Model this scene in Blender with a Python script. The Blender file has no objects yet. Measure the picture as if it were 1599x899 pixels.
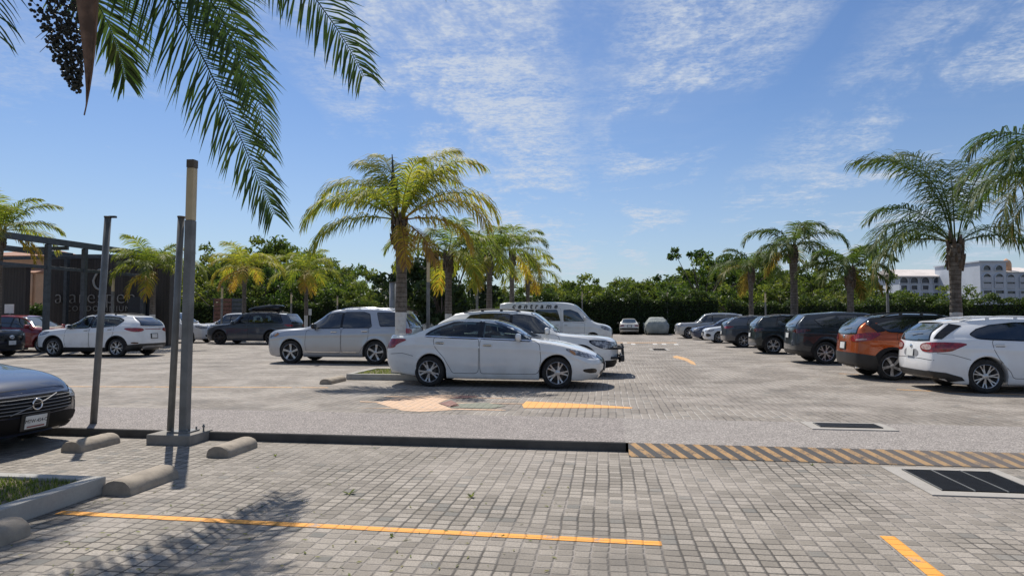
import bpy, bmesh, math, random
from mathutils import Vector, Matrix
from mathutils.bvhtree import BVHTree
random.seed(11)
sc = bpy.context.scene
R_ = math.radians

# ------------------------------------------------------------------ camera and measuring
FPX, CXP, CYP, HOR = 1040.0, 799.5, 449.5, 495.0
PITCH = math.atan((HOR - CYP) / FPX)
CAMZ = 1.5                     # above the upper lot (z = 0)
ZN = -0.11                     # level of the lower lot in front of the kerb
PSI = R_(8.2)                  # the lot's grid is turned this much from the camera
AX = Vector((math.sin(PSI), math.cos(PSI), 0))     # along the aisle, away from the camera
RX = Vector((math.cos(PSI), -math.sin(PSI), 0))    # across the aisle, to the right

def ray(px, py):
    F = Vector((0, math.cos(PITCH), math.sin(PITCH))); U = Vector((0, -math.sin(PITCH), math.cos(PITCH)))
    return F + Vector((1, 0, 0)) * ((px - CXP) / FPX) + U * ((CYP - py) / FPX)
def gnd(px, py, z=0.0):
    d = ray(px, py); k = (z - CAMZ) / d.z
    return Vector((0, 0, CAMZ)) + d * k
def atY(px, py, Y):
    d = ray(px, py); k = Y / d.y
    return Vector((0, 0, CAMZ)) + d * k

cam = bpy.data.cameras.new('camera'); co = bpy.data.objects.new('camera', cam); sc.collection.objects.link(co)
cam.sensor_width = 36; cam.lens = 36 * FPX / 1599; cam.clip_end = 3000; cam.clip_start = 0.05
co.location = (0, 0, CAMZ); co.rotation_euler = (math.pi / 2 + PITCH, 0, 0)
sc.camera = co

# ------------------------------------------------------------------ objects
def tag(o, label=None, cat=None, group=None, kind=None):
    if label: o['label'] = label
    if cat: o['category'] = cat
    if group: o['group'] = group
    if kind: o['kind'] = kind
    return o
def empty(name, loc=(0, 0, 0), rz=0.0):
    o = bpy.data.objects.new(name, None); sc.collection.objects.link(o)
    o.location = loc; o.rotation_euler = (0, 0, rz); o.empty_display_size = 0.2
    return o
def copy_tree(o, parent=None):
    c = o.copy(); sc.collection.objects.link(c)
    if parent is not None: c.parent = parent
    for ch in o.children: copy_tree(ch, c)
    return c

class MB:
    """collects shapes that become ONE mesh object"""
    def __init__(s): s.v = []; s.f = []; s.m = []; s.t = []; s.tint = 0.5; s.sm = []
    def add(s, vs, fs, m=0, smooth=False):
        b = len(s.v); s.v += [tuple(v) for v in vs]; s.t += [s.tint] * len(vs)
        for f in fs: s.f.append(tuple(i + b for i in f)); s.m.append(m); s.sm.append(smooth)
    def box(s, c, size, m=0, rot=None):
        hx, hy, hz = size[0] / 2, size[1] / 2, size[2] / 2
        vs = [Vector((x, y, z)) for x in (-hx, hx) for y in (-hy, hy) for z in (-hz, hz)]
        if rot is not None: vs = [rot @ v for v in vs]
        c = Vector(c); vs = [v + c for v in vs]
        s.add(vs, [(0, 1, 3, 2), (4, 6, 7, 5), (0, 4, 5, 1), (2, 3, 7, 6), (0, 2, 6, 4), (1, 5, 7, 3)], m)
    def bbox(s, c, size, r=0.01, m=0, rot=None):      # box with chamfered edges
        bm = bmesh.new(); bmesh.ops.create_cube(bm, size=1)
        for v in bm.verts: v.co = Vector((v.co.x * size[0], v.co.y * size[1], v.co.z * size[2]))
        bmesh.ops.bevel(bm, geom=list(bm.edges), offset=r, segments=2, affect='EDGES', profile=0.6)
        c = Vector(c); bm.verts.index_update()
        vs = [((rot @ v.co) if rot is not None else v.co) + c for v in bm.verts]
        s.add(vs, [[v.index for v in f.verts] for f in bm.faces], m); bm.free()
    def tube(s, pts, rads, n=8, m=0, cap=True, smooth=True):
        pts = [Vector(p) for p in pts]
        if not isinstance(rads, (list, tuple)): rads = [rads] * len(pts)
        vs = []; fs = []; prev = None
        for i, p in enumerate(pts):
            d = (pts[min(i + 1, len(pts) - 1)] - pts[max(i - 1, 0)]).normalized()
            if prev is None:
                a = d.orthogonal().normalized()
            else:
                a = (prev - d * prev.dot(d)).normalized()
            prev = a; b = d.cross(a)
            for k in range(n):
                th = 2 * math.pi * k / n
                vs.append(p + (a * math.cos(th) + b * math.sin(th)) * rads[i])
        for i in range(len(pts) - 1):
            for k in range(n):
                fs.append((i * n + k, i * n + (k + 1) % n, (i + 1) * n + (k + 1) % n, (i + 1) * n + k))
        s.add(vs, fs, m, smooth)
        if cap:
            b = len(s.v) - len(vs)
            s.f.append(tuple(b + k for k in reversed(range(n)))); s.m.append(m); s.sm.append(False)
            e = b + (len(pts) - 1) * n
            s.f.append(tuple(e + k for k in range(n))); s.m.append(m); s.sm.append(False)
    def lathe_y(s, prof, n=32, m=0, c=(0, 0, 0)):      # profile of (radius, y), spun round the y axis
        vs = []; fs = []
        for (r, y) in prof:
            for k in range(n):
                th = 2 * math.pi * k / n
                vs.append((c[0] + r * math.cos(th), c[1] + y, c[2] + r * math.sin(th)))
        for i in range(len(prof) - 1):
            for k in range(n):
                fs.append((i * n + k, i * n + (k + 1) % n, (i + 1) * n + (k + 1) % n, (i + 1) * n + k))
        s.add(vs, fs, m, True)
    def prism(s, poly, z0, z1, m=0):                   # poly: list of (x, y)
        n = len(poly)
        vs = [(p[0], p[1], z0) for p in poly] + [(p[0], p[1], z1) for p in poly]
        fs = [tuple(reversed(range(n))), tuple(range(n, 2 * n))] + [(k, (k + 1) % n, n + (k + 1) % n, n + k) for k in range(n)]
        s.add(vs, fs, m)
    def build(s, name, mats, parent=None, fix=False, tint=False, sharp=None):
        me = bpy.data.meshes.new(name)
        me.from_pydata(s.v, [], s.f)
        if not isinstance(mats, (list, tuple)): mats = [mats]
        for mm in mats: me.materials.append(mm)
        me.polygons.foreach_set('material_index', s.m)
        me.polygons.foreach_set('use_smooth', s.sm)
        if tint:
            a = me.attributes.new('tint', 'FLOAT', 'POINT'); a.data.foreach_set('value', s.t)
        if fix or sharp is not None:
            bm = bmesh.new(); bm.from_mesh(me)
            if fix: bmesh.ops.recalc_face_normals(bm, faces=bm.faces)
            if sharp is not None:
                for e in bm.edges:
                    if len(e.link_faces) == 2 and e.calc_face_angle(0) > sharp: e.smooth = False
            bm.to_mesh(me); bm.free()
        me.update()
        o = bpy.data.objects.new(name, me); sc.collection.objects.link(o)
        if parent is not None: o.parent = parent
        return o

def pchip(pts):
    pts = sorted(pts, key=lambda p: p[0]); keep = [pts[0]]
    for p in pts[1:]:
        if p[0] - keep[-1][0] > .004: keep.append(p)
    pts = keep
    xs = [p[0] for p in pts]; ys = [p[1] for p in pts]; n = len(xs)
    if n == 1: return lambda x: ys[0]
    h = [xs[i + 1] - xs[i] for i in range(n - 1)]; d = [(ys[i + 1] - ys[i]) / h[i] for i in range(n - 1)]
    mt = [0.0] * n; mt[0] = d[0]; mt[-1] = d[-1]
    for i in range(1, n - 1):
        if d[i - 1] * d[i] > 0:
            w1 = 2 * h[i] + h[i - 1]; w2 = h[i] + 2 * h[i - 1]
            mt[i] = (w1 + w2) / (w1 / d[i - 1] + w2 / d[i])
    def f(x):
        if x <= xs[0]: return ys[0]
        if x >= xs[-1]: return ys[-1]
        i = 0
        while x > xs[i + 1]: i += 1
        t = (x - xs[i]) / h[i]; t2 = t * t; t3 = t2 * t
        return (2 * t3 - 3 * t2 + 1) * ys[i] + (t3 - 2 * t2 + t) * h[i] * mt[i] + (-2 * t3 + 3 * t2) * ys[i + 1] + (t3 - t2) * h[i] * mt[i + 1]
    return f
def sstep(a, b, x):
    t = max(0.0, min(1.0, (x - a) / (b - a))); return t * t * (3 - 2 * t)
def lerp(a, b, t): return a + (b - a) * t

# ------------------------------------------------------------------ node materials
class E:
    """a tiny arithmetic wrapper round node sockets"""
    def __init__(s, nt, k): s.nt = nt; s.k = k
    def _op(s, op, *a):
        n = s.nt.nodes.new('ShaderNodeMath'); n.operation = op
        for i, q in enumerate((s,) + a):
            if isinstance(q, E): s.nt.links.new(q.k, n.inputs[i])
            else: n.inputs[i].default_value = q
        return E(s.nt, n.outputs[0])
    def __add__(s, o): return s._op('ADD', o)
    def __sub__(s, o): return s._op('SUBTRACT', o)
    def __mul__(s, o): return s._op('MULTIPLY', o)
    def __truediv__(s, o): return s._op('DIVIDE', o)
    def floor(s): return s._op('FLOOR')
    def fract(s): return s._op('FRACT')
    def abs(s): return s._op('ABSOLUTE')
    def sqrt(s): return s._op('SQRT')
    def min(s, o): return s._op('MINIMUM', o)
    def max(s, o): return s._op('MAXIMUM', o)
    def lt(s, o): return s._op('LESS_THAN', o)
    def gt(s, o): return s._op('GREATER_THAN', o)
    def ss(s, a, b):
        n = s.nt.nodes.new('ShaderNodeMapRange'); n.interpolation_type = 'SMOOTHSTEP'
        s.nt.links.new(s.k, n.inputs['Value']); n.inputs['From Min'].default_value = a; n.inputs['From Max'].default_value = b
        return E(s.nt, n.outputs['Result'])
    def mr(s, a, b, c, d):
        n = s.nt.nodes.new('ShaderNodeMapRange'); s.nt.links.new(s.k, n.inputs['Value'])
        for q, w in zip(('From Min', 'From Max', 'To Min', 'To Max'), (a, b, c, d)): n.inputs[q].default_value = w
        return E(s.nt, n.outputs['Result'])

class M:
    def __init__(s, name):
        s.m = bpy.data.materials.new(name); s.m.use_nodes = True; s.nt = s.m.node_tree
        s.b = s.nt.nodes['Principled BSDF']; s.out = s.nt.nodes['Material Output']
    def set(s, **k):
        for q, v in k.items():
            i = s.b.inputs[q.replace('_', ' ')]
            if isinstance(v, E): s.nt.links.new(v.k, i)
            elif hasattr(v, 'is_linked') or isinstance(v, bpy.types.NodeSocket): s.nt.links.new(v, i)
            elif isinstance(v, (tuple, list)): i.default_value = tuple(v) + ((1,) if len(v) == 3 else ())
            else: i.default_value = v
        return s
    def pos(s, kind='Object'):
        n = s.nt.nodes.new('ShaderNodeTexCoord'); return n.outputs[kind]
    def wpos(s):
        return s.nt.nodes.new('ShaderNodeNewGeometry').outputs['Position']
    def xyz(s, k):
        n = s.nt.nodes.new('ShaderNodeSeparateXYZ'); s.nt.links.new(k, n.inputs[0]); return [E(s.nt, o) for o in n.outputs]
    def comb(s, x, y, z):
        n = s.nt.nodes.new('ShaderNodeCombineXYZ')
        for i, q in enumerate((x, y, z)):
            if isinstance(q, E): s.nt.links.new(q.k, n.inputs[i])
            else: n.inputs[i].default_value = q
        return n.outputs[0]
    def noise(s, k, scale, detail=3, rough=0.55, color=False, dist=0.0):
        n = s.nt.nodes.new('ShaderNodeTexNoise'); n.inputs['Scale'].default_value = scale; n.inputs['Detail'].default_value = detail
        n.inputs['Roughness'].default_value = rough; n.inputs['Distortion'].default_value = dist
        if k is not None: s.nt.links.new(k, n.inputs['Vector'])
        return n.outputs['Color'] if color else E(s.nt, n.outputs['Fac'])
    def white(s, k):
        n = s.nt.nodes.new('ShaderNodeTexWhiteNoise'); n.noise_dimensions = '3D'; s.nt.links.new(k, n.inputs['Vector']); return E(s.nt, n.outputs['Value'])
    def vor(s, k, scale):
        n = s.nt.nodes.new('ShaderNodeTexVoronoi'); n.inputs['Scale'].default_value = scale; s.nt.links.new(k, n.inputs['Vector'])
        return E(s.nt, n.outputs['Distance']), n.outputs['Color']
    def mix(s, f, a, b, mode='MIX'):
        n = s.nt.nodes.new('ShaderNodeMix'); n.data_type = 'RGBA'; n.blend_type = mode
        for i, q in ((0, f), (6, a), (7, b)):
            if isinstance(q, E): s.nt.links.new(q.k, n.inputs[i])
            elif isinstance(q, bpy.types.NodeSocket): s.nt.links.new(q, n.inputs[i])
            elif isinstance(q, (tuple, list)): n.inputs[i].default_value = tuple(q) + ((1,) if len(q) == 3 else ())
            else: n.inputs[i].default_value = q
        return n.outputs[2]
    def ramp(s, f, stops):
        n = s.nt.nodes.new('ShaderNodeValToRGB'); s.nt.links.new(f.k, n.inputs[0]); cr = n.color_ramp
        while len(cr.elements) < len(stops): cr.elements.new(0.5)
        for e, (p, c) in zip(cr.elements, stops): e.position = p; e.color = tuple(c) + (1,)
        return n.outputs[0]
    def bump(s, h, strength=0.5, dist=0.01):
        n = s.nt.nodes.new('ShaderNodeBump'); n.inputs['Strength'].default_value = strength; n.inputs['Distance'].default_value = dist
        s.nt.links.new(h.k, n.inputs['Height']); s.nt.links.new(n.outputs[0], s.b.inputs['Normal'])
    def attr(s, name):
        n = s.nt.nodes.new('ShaderNodeAttribute'); n.attribute_name = name; return E(s.nt, n.outputs['Fac'])

def simple(name, col, rough=0.5, metal=0.0, var=0.15, scale=6.0, **k):
    m = M(name); p = m.pos()
    n = m.noise(p, scale, 5)
    c2 = tuple(max(0, c * (1 - var)) for c in col); c1 = tuple(min(1, c * (1 + var)) for c in col)
    m.set(Base_Color=m.mix(n.ss(0.3, 0.7), c2, c1), Roughness=rough, Metallic=metal, **k)
    return m.m
# ------------------------------------------------------------------ ground materials
def grid_uv(m):
    x, y, z = m.xyz(m.wpos())
    u = x * math.cos(PSI) - y * math.sin(PSI)
    v = x * math.sin(PSI) + y * math.cos(PSI)
    return u, v
def paver_nodes(m, su, sv, wob=0.0065, stag=0.3):
    """returns (joint mask, stone id, second id, edge height) of hand-laid setts"""
    u, v = grid_uv(m)
    w = m.comb(u, v, 0.0)
    n1 = m.noise(w, 1.7, 2); n2 = m.noise(m.comb(u + 31.0, v, 5.0), 1.7, 2)
    f1 = m.noise(m.comb(u, v, 9.0), 14, 1); f2 = m.noise(m.comb(u, v, 13.0), 14, 1)
    u = u + (n1 - 0.5) * wob * 6 + (f1 - 0.5) * wob
    v = v + (n2 - 0.5) * wob * 6 + (f2 - 0.5) * wob
    e1 = m.noise(m.comb(u, v, 21.0), 55, 2); e2 = m.noise(m.comb(u, v, 27.0), 55, 2)
    u = u + (e1 - 0.5) * 0.010; v = v + (e2 - 0.5) * 0.010
    cu = u / su; ci = cu.floor(); fu = cu.fract()
    jit = m.white(m.comb(ci, 3.0, 1.0))
    cv = v / sv + jit * stag; ri = cv.floor(); fv = cv.fract()
    idv = m.white(m.comb(ci, ri, 0.0)); id2 = m.white(m.comb(ci, ri, 7.0))
    du = fu.min(fu * -1.0 + 1.0) * su; dv = fv.min(fv * -1.0 + 1.0) * sv
    return du, dv, idv, id2, w

def paver_mat(name, lo, hi, odd, joint_a, joint_b, su, sv, jw, bump):
    m = M(name)
    du, dv, idv, id2, w = paver_nodes(m, su, sv)
    # stones with softly rounded corners
    a = (du * -1.0 + 0.02).max(0.0); b = (dv * -1.0 + 0.02).max(0.0)
    d = (a * a + b * b).sqrt() * -1.0 + 0.02
    stone = d.ss(jw * 0.35, jw)
    col = m.mix(idv, lo, hi)
    odd_f = id2.gt(0.955)
    col = m.mix(odd_f * 0.6, col, odd)
    big = m.noise(w, 0.35, 4, 0.6); mid = m.noise(w, 2.6, 5, 0.65); fine = m.noise(w, 62, 4, 0.75)
    col = m.mix(big.ss(0.35, 0.7) * 0.55, col, (lo[0] * .78, lo[1] * .78, lo[2] * .8))
    col = m.mix(mid.ss(0.5, 0.78) * 0.35, col, (hi[0] * 1.12, hi[1] * 1.1, hi[2] * 1.06))
    spot = m.noise(m.comb(*[q for q in m.xyz(w)]), 0.9, 6, 0.7, dist=0.6)
    col = m.mix(spot.ss(0.60, 0.70) * 0.45, col, (0.10, 0.095, 0.09))
    col = m.mix(fine.ss(0.38, 0.68) * 0.55, col, (lo[0] * .58, lo[1] * .58, lo[2] * .58))
    jn = m.noise(w, 0.8, 3)
    jc = m.mix(jn.ss(0.42, 0.6), joint_a, joint_b)
    c = m.mix(stone, jc, col)
    dn = m.noise(m.comb(*[q + 17.0 for q in m.xyz(w)]), 0.55, 6, 0.68, dist=0.5)
    c = m.mix(dn.ss(0.50, 0.66) * 0.42 * (fine * 0.6 + 0.5), c, (0.40, 0.355, 0.315))
    oil = m.noise(m.comb(*[q + 53.0 for q in m.xyz(w)]), 0.42, 5, 0.6, dist=0.3)
    c = m.mix(oil.ss(0.60, 0.70) * 0.38, c, (0.085, 0.078, 0.07))
    m.set(Base_Color=c, Roughness=0.82)
    m.b.inputs['Specular IOR Level'].default_value = 0.35
    h = d.ss(0.0, jw * 2.0) * 1.0 + idv * 0.25 + fine * 0.12 + m.noise(w, 25, 3) * 0.15
    m.bump(h, bump, 0.012)
    return m.m
M_PAVE = paver_mat('setts', (0.215, 0.190, 0.158), (0.395, 0.352, 0.300), (0.13, 0.14, 0.135), (0.075, 0.066, 0.056), (0.27, 0.24, 0.21), 0.122, 0.112, 0.0085, 0.8)
M_PAVE_UP = paver_mat('upper_setts', (0.218, 0.190, 0.160), (0.335, 0.295, 0.252), (0.14, 0.15, 0.145), (0.10, 0.088, 0.076), (0.42, 0.385, 0.345), 0.122, 0.112, 0.0105, 0.8)

def concrete_mat(name, col, agg=0.0, stain=0.4, scale=1.0):
    m = M(name); w = m.wpos()
    a = m.noise(w, 3.0 * scale, 6, 0.65); b = m.noise(w, 60 * scale, 3, 0.7)
    c = m.mix(a.ss(0.35, 0.7) * stain, col, tuple(q * 0.55 for q in col))
    c = m.mix(b.ss(0.3, 0.8) * 0.35, c, tuple(q * 0.6 for q in col))
    if agg > 0:
        dd, vc = m.vor(w, 75.0)
        n = m.nt.nodes.new('ShaderNodeSeparateColor'); m.nt.links.new(vc, n.inputs[0]); r = E(m.nt, n.outputs[0])
        c = m.mix(r.ss(0.3, 0.9) * agg, c, tuple(q * 0.35 for q in col))
        c = m.mix(r.lt(0.2) * agg * 0.6, c, tuple(min(1, q * 1.7) for q in col))
        m.bump(r * 0.6 + b, 0.5, 0.006)
    else:
        m.bump(a * 0.5 + b * 0.5, 0.35, 0.008)
    m.set(Base_Color=c, Roughness=0.88)
    return m.m
M_AGG = concrete_mat('exposed_aggregate', (0.285, 0.252, 0.232), agg=0.8)
M_AGG_LIGHT = concrete_mat('pale_aggregate', (0.315, 0.283, 0.258), agg=0.7)
M_CONC = concrete_mat('pale_concrete', (0.37, 0.345, 0.31), stain=0.35)
M_STOP = concrete_mat('stop_concrete', (0.36, 0.305, 0.24), stain=0.75, scale=2.0)
M_CURB = concrete_mat('bed_concrete', (0.40, 0.385, 0.35), stain=0.45)
M_KERBFACE = concrete_mat('black_kerb_paint', (0.085, 0.08, 0.073), stain=0.85)
M_PLINTH = concrete_mat('plinth_concrete', (0.27, 0.25, 0.22), stain=0.8)
M_SOIL = concrete_mat('soil', (0.16, 0.13, 0.09))

def worn_paint(name, col, wear=0.45, joints=True, under=(0.27, 0.24, 0.22), su=0.122, sv=0.112):
    m = M(name); du, dv, idv, id2, w = paver_nodes(m, su, sv)
    n = m.noise(w, 9, 6, 0.75); n2 = m.noise(w, 60, 4, 0.7)
    keep = (n * 0.7 + n2 * 0.3 + idv * 0.12).ss(wear - 0.06, wear + 0.06)
    c = m.mix(idv * 0.5, col, tuple(q * 0.82 for q in col))
    c = m.mix(keep, under, c)
    if joints:
        d = du.min(dv); j = d.ss(0.002, 0.007)
        c = m.mix(j, tuple(q * 0.55 for q in col), c)
        m.bump(d.ss(0, 0.015), 0.5, 0.01)
    m.set(Base_Color=c, Roughness=0.75)
    return m.m
M_YEL = worn_paint('road_yellow', (0.80, 0.35, 0.05), wear=0.46)
M_YEL_WORN = worn_paint('worn_road_yellow', (0.66, 0.37, 0.14), wear=0.50)
M_YEL_ORANGE = worn_paint('orange_mark', (0.80, 0.38, 0.10), wear=0.38)
M_MOSAIC = worn_paint('faded_pink_mark', (0.62, 0.41, 0.26), wear=0.48)
M_MOSRED = worn_paint('faded_red_mark', (0.22, 0.10, 0.08), wear=0.44)
M_MOSGRN = worn_paint('faded_green_mark', (0.18, 0.19, 0.14), wear=0.44)
M_FAINT = worn_paint('faint_line', (0.42, 0.38, 0.33), wear=0.53)
M_WHITE_MARK = worn_paint('white_mark', (0.60, 0.58, 0.54), wear=0.50)

def ramp_mat():
    m = M('hazard_stripes'); u, v = grid_uv(m)
    w = m.comb(u, v, 0.0)
    s = ((u + v * 0.72) / 0.185).fract()
    st = s.ss(0.0, 0.05) * (s.ss(0.46, 0.52) * -1.0 + 1.0)
    n = m.noise(w, 7, 6, 0.7); n2 = m.noise(w, 50, 4)
    keep = (n * 0.75 + n2 * 0.25).ss(0.34, 0.56)
    # towards the right the paint is more worn
    dull = u.ss(1.5, 4.5)
    yel = m.mix(dull * 0.6, (0.44, 0.26, 0.11), (0.34, 0.24, 0.14))
    blk = m.mix(dull * 0.75, (0.06, 0.058, 0.058), (0.16, 0.135, 0.12))
    c = m.mix(st * keep, blk, yel)
    c = m.mix(n2.ss(0.55, 0.75) * 0.4, c, (0.20, 0.17, 0.15))
    m.set(Base_Color=c, Roughness=0.8); m.bump(n2 + n, 0.4, 0.006)
    return m.m
M_RAMP = ramp_mat()

# ------------------------------------------------------------------ vehicle materials
def paint(name, col, metal=0.0, flake=0.0, clad=None, wheels=(), arch=0.0, roof_from=None, roof_col=(0.012, 0.012, 0.013), dust=0.12, rough=0.32):
    """clear-coated body paint; grey plastic below the line clad(x) and round the wheel arches"""
    m = M(name); p = m.pos(); x, y, z = m.xyz(p)
    n = m.noise(p, 3.0, 5, 0.6)
    c = m.mix(n.ss(0.35, 0.7) * dust, col, (0.36, 0.33, 0.29))
    lowd = (z * -1.0 + 0.75).ss(0.0, 0.5) * n.ss(0.3, 0.75) * dust * 2.2
    c = m.mix(lowd, c, (0.30, 0.26, 0.22))
    if roof_from is not None:
        c = m.mix(z.gt(roof_from), c, roof_col)
    mask = None
    if clad is not None:
        mask = z.lt(clad)
    if arch > 0:
        for (wx, wz, ra) in wheels:
            dx = x - wx; dz = z - wz
            r = (dx * dx + dz * dz).sqrt().lt(ra + arch)
            mask = r if mask is None else mask.max(r)
    if mask is not None:
        c = m.mix(mask, c, (0.022, 0.022, 0.023))
        m.set(Coat_Weight=mask * -1.0 + 1.0, Roughness=mask * 0.25 + rough, Metallic=(mask * -1.0 + 1.0) * metal)
    else:
        m.set(Coat_Weight=1.0, Roughness=rough, Metallic=metal)
    m.set(Base_Color=c, Coat_Roughness=0.04, Coat_IOR=1.5)
    m.b.inputs['Specular IOR Level'].default_value = 0.12
    return m.m
def glass_mat(name, col, rough=0.02, spec=0.8):
    m = M(name); p = m.pos(); n = m.noise(p, 5.0, 4, 0.6)
    c = m.mix(n.ss(0.4, 0.75) * 0.15, col, (0.16, 0.15, 0.14))
    m.set(Base_Color=c, Roughness=rough, IOR=1.62)
    m.b.inputs['Specular IOR Level'].default_value = spec
    m.b.inputs['Coat Weight'].default_value = 0.6
    m.b.inputs['Coat Roughness'].default_value = 0.01
    return m.m
M_GLASS = glass_mat('tinted_glass', (0.006, 0.008, 0.010))
M_WIND = glass_mat('windscreen_glass', (0.035, 0.05, 0.06), 0.03, 1.0)
def clear_glass():
    m = M('see_through_glass'); nt = m.nt
    tr = nt.nodes.new('ShaderNodeBsdfTransparent'); tr.inputs[0].default_value = (0.42, 0.50, 0.50, 1)
    gl = nt.nodes.new('ShaderNodeBsdfGlossy'); gl.inputs['Roughness'].default_value = 0.015; gl.inputs[0].default_value = (1, 1, 1, 1)
    fr = nt.nodes.new('ShaderNodeFresnel'); fr.inputs[0].default_value = 1.6
    mx = nt.nodes.new('ShaderNodeMixShader'); nt.links.new(fr.outputs[0], mx.inputs[0]); nt.links.new(tr.outputs[0], mx.inputs[1]); nt.links.new(gl.outputs[0], mx.inputs[2])
    nt.links.new(mx.outputs[0], m.out.inputs[0]); nt.nodes.remove(m.b)
    return m.m
M_CLEAR = clear_glass()
M_SEAT = simple('seat_cloth', (0.06, 0.058, 0.055), 0.85)
M_PLASTIC = simple('black_plastic', (0.018, 0.018, 0.019), 0.5, var=0.25)
M_MATTBLK = simple('matt_black_grille_shade', (0.006, 0.006, 0.007), 0.6, var=0.1)
M_MATTBLK.node_tree.nodes['Principled BSDF'].inputs['Specular IOR Level'].default_value = 0.15
M_GLOSSBLK = simple('gloss_black_trim', (0.008, 0.008, 0.009), 0.12, var=0.1)
M_UNDER = simple('underbody', (0.008, 0.008, 0.008), 0.9)
M_SEAM = simple('panel_gap', (0.012, 0.012, 0.012), 0.8)
M_CHROME = simple('chrome', (0.75, 0.75, 0.76), 0.12, 1.0, var=0.05)
M_ALLOY = simple('alloy_rim', (0.42, 0.42, 0.43), 0.33, 0.85, var=0.15, scale=30)
M_ALLOYDK = simple('dark_alloy_rim', (0.05, 0.05, 0.053), 0.4, 0.6, var=0.2)
M_HUBDK = simple('brake_shadow', (0.015, 0.014, 0.013), 0.7)
def tyre_mat():
    m = M('tyre_rubber'); p = m.pos(); n = m.noise(p, 14, 4); 
    m.set(Base_Color=m.mix(n.ss(0.35, 0.75), (0.012, 0.012, 0.012), (0.035, 0.032, 0.029)), Roughness=0.85)
    return m.m
M_TYRE = tyre_mat()
def lamp_mat(name, col, col2, rough=0.08):
    m = M(name); p = m.pos(); n = m.noise(p, 16, 2)
    x, y, z = m.xyz(p)
    band = (z * 34.0).fract().ss(0.35, 0.5)
    c = m.mix(n.ss(0.4, 0.6), col, col2)
    c = m.mix(band * 0.35, c, col2)
    m.set(Base_Color=c, Roughness=rough + 0.15, Coat_Weight=1.0, Coat_Roughness=0.02)
    return m.m
M_TAIL = lamp_mat('tail_lamp_red', (0.33, 0.008, 0.012), (0.16, 0.004, 0.006))
M_TAILCLR = lamp_mat('tail_lamp_clear', (0.50, 0.38, 0.36), (0.35, 0.22, 0.2))
M_TAILDK = lamp_mat('smoked_tail_lamp', (0.10, 0.006, 0.008), (0.03, 0.003, 0.004))
M_HEAD = lamp_mat('head_lamp', (0.45, 0.46, 0.47), (0.12, 0.12, 0.13))
M_AMBER = lamp_mat('amber_lamp', (0.55, 0.22, 0.04), (0.4, 0.2, 0.08))
M_PLATE = simple('plate_white', (0.62, 0.62, 0.60), 0.45, var=0.08)
M_INK = simple('plate_ink', (0.02, 0.02, 0.025), 0.6)
M_PLRED = simple('plate_red', (0.22, 0.05, 0.05), 0.5)

# ------------------------------------------------------------------ plants
def leaf_mat(name, stops, trans=0.4, rough=0.58, tr_gain=1.5, vary=False):
    m = M(name); t = m.attr('tint')
    c = m.ramp(t, stops)
    nt = m.nt
    if vary:
        oi = nt.nodes.new('ShaderNodeObjectInfo'); r = E(nt, oi.outputs['Random'])
        c = m.mix(1.0, c, m.ramp(r, [(0.0, (0.62, 0.74, 0.62)), (0.35, (1.0, 1.0, 0.9)), (0.7, (1.35, 1.22, 0.9)), (1.0, (1.15, 0.98, 1.05))]), 'MULTIPLY')
    m.set(Base_Color=c, Roughness=rough)
    m.b.inputs['Specular IOR Level'].default_value = 0.25
    tr = nt.nodes.new('ShaderNodeBsdfTranslucent')
    tc = m.mix(1.0, c, (tr_gain, tr_gain * 1.05, tr_gain * 0.55), 'MULTIPLY'); nt.links.new(tc, tr.inputs[0])
    mx = nt.nodes.new('ShaderNodeMixShader'); mx.inputs[0].default_value = trans
    nt.links.new(m.b.outputs[0], mx.inputs[1]); nt.links.new(tr.outputs[0], mx.inputs[2]); nt.links.new(mx.outputs[0], m.out.inputs[0])
    return m.m
M_FROND_G = leaf_mat('green_frond', [(0.0, (0.035, 0.06, 0.018)), (0.5, (0.06, 0.10, 0.026)), (0.8, (0.12, 0.14, 0.03)), (1.0, (0.30, 0.20, 0.06))], 0.42)
M_FROND_Y = leaf_mat('yellowing_frond', [(0.0, (0.07, 0.11, 0.025)), (0.35, (0.16, 0.20, 0.035)), (0.7, (0.36, 0.33, 0.05)), (0.88, (0.50, 0.32, 0.05)), (1.0, (0.30, 0.18, 0.08))], 0.45)
M_FROND_N = leaf_mat('near_frond', [(0.0, (0.030, 0.055, 0.022)), (0.6, (0.05, 0.085, 0.028)), (1.0, (0.13, 0.14, 0.045))], 0.35, 0.35)
M_LEAF = leaf_mat('tree_leaves', [(0.0, (0.032, 0.054, 0.018)), (0.5, (0.066, 0.098, 0.028)), (1.0, (0.15, 0.175, 0.048))], 0.45, 0.5, 1.7, True)
M_LEAFDK = leaf_mat('dark_leaves', [(0.0, (0.014, 0.026, 0.010)), (0.6, (0.025, 0.045, 0.014)), (1.0, (0.05, 0.075, 0.022))], 0.2, 0.5)
M_HEDGE = leaf_mat('hedge_leaves', [(0.0, (0.020, 0.036, 0.012)), (0.6, (0.042, 0.068, 0.019)), (1.0, (0.10, 0.13, 0.035))], 0.35, 0.5)
M_HEDGECORE = simple('hedge_light_block', (0.016, 0.022, 0.010), 0.9)
M_GRASS = leaf_mat('grass_blades', [(0.0, (0.08, 0.11, 0.03)), (0.6, (0.15, 0.19, 0.05)), (1.0, (0.30, 0.27, 0.12))], 0.45)
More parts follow.
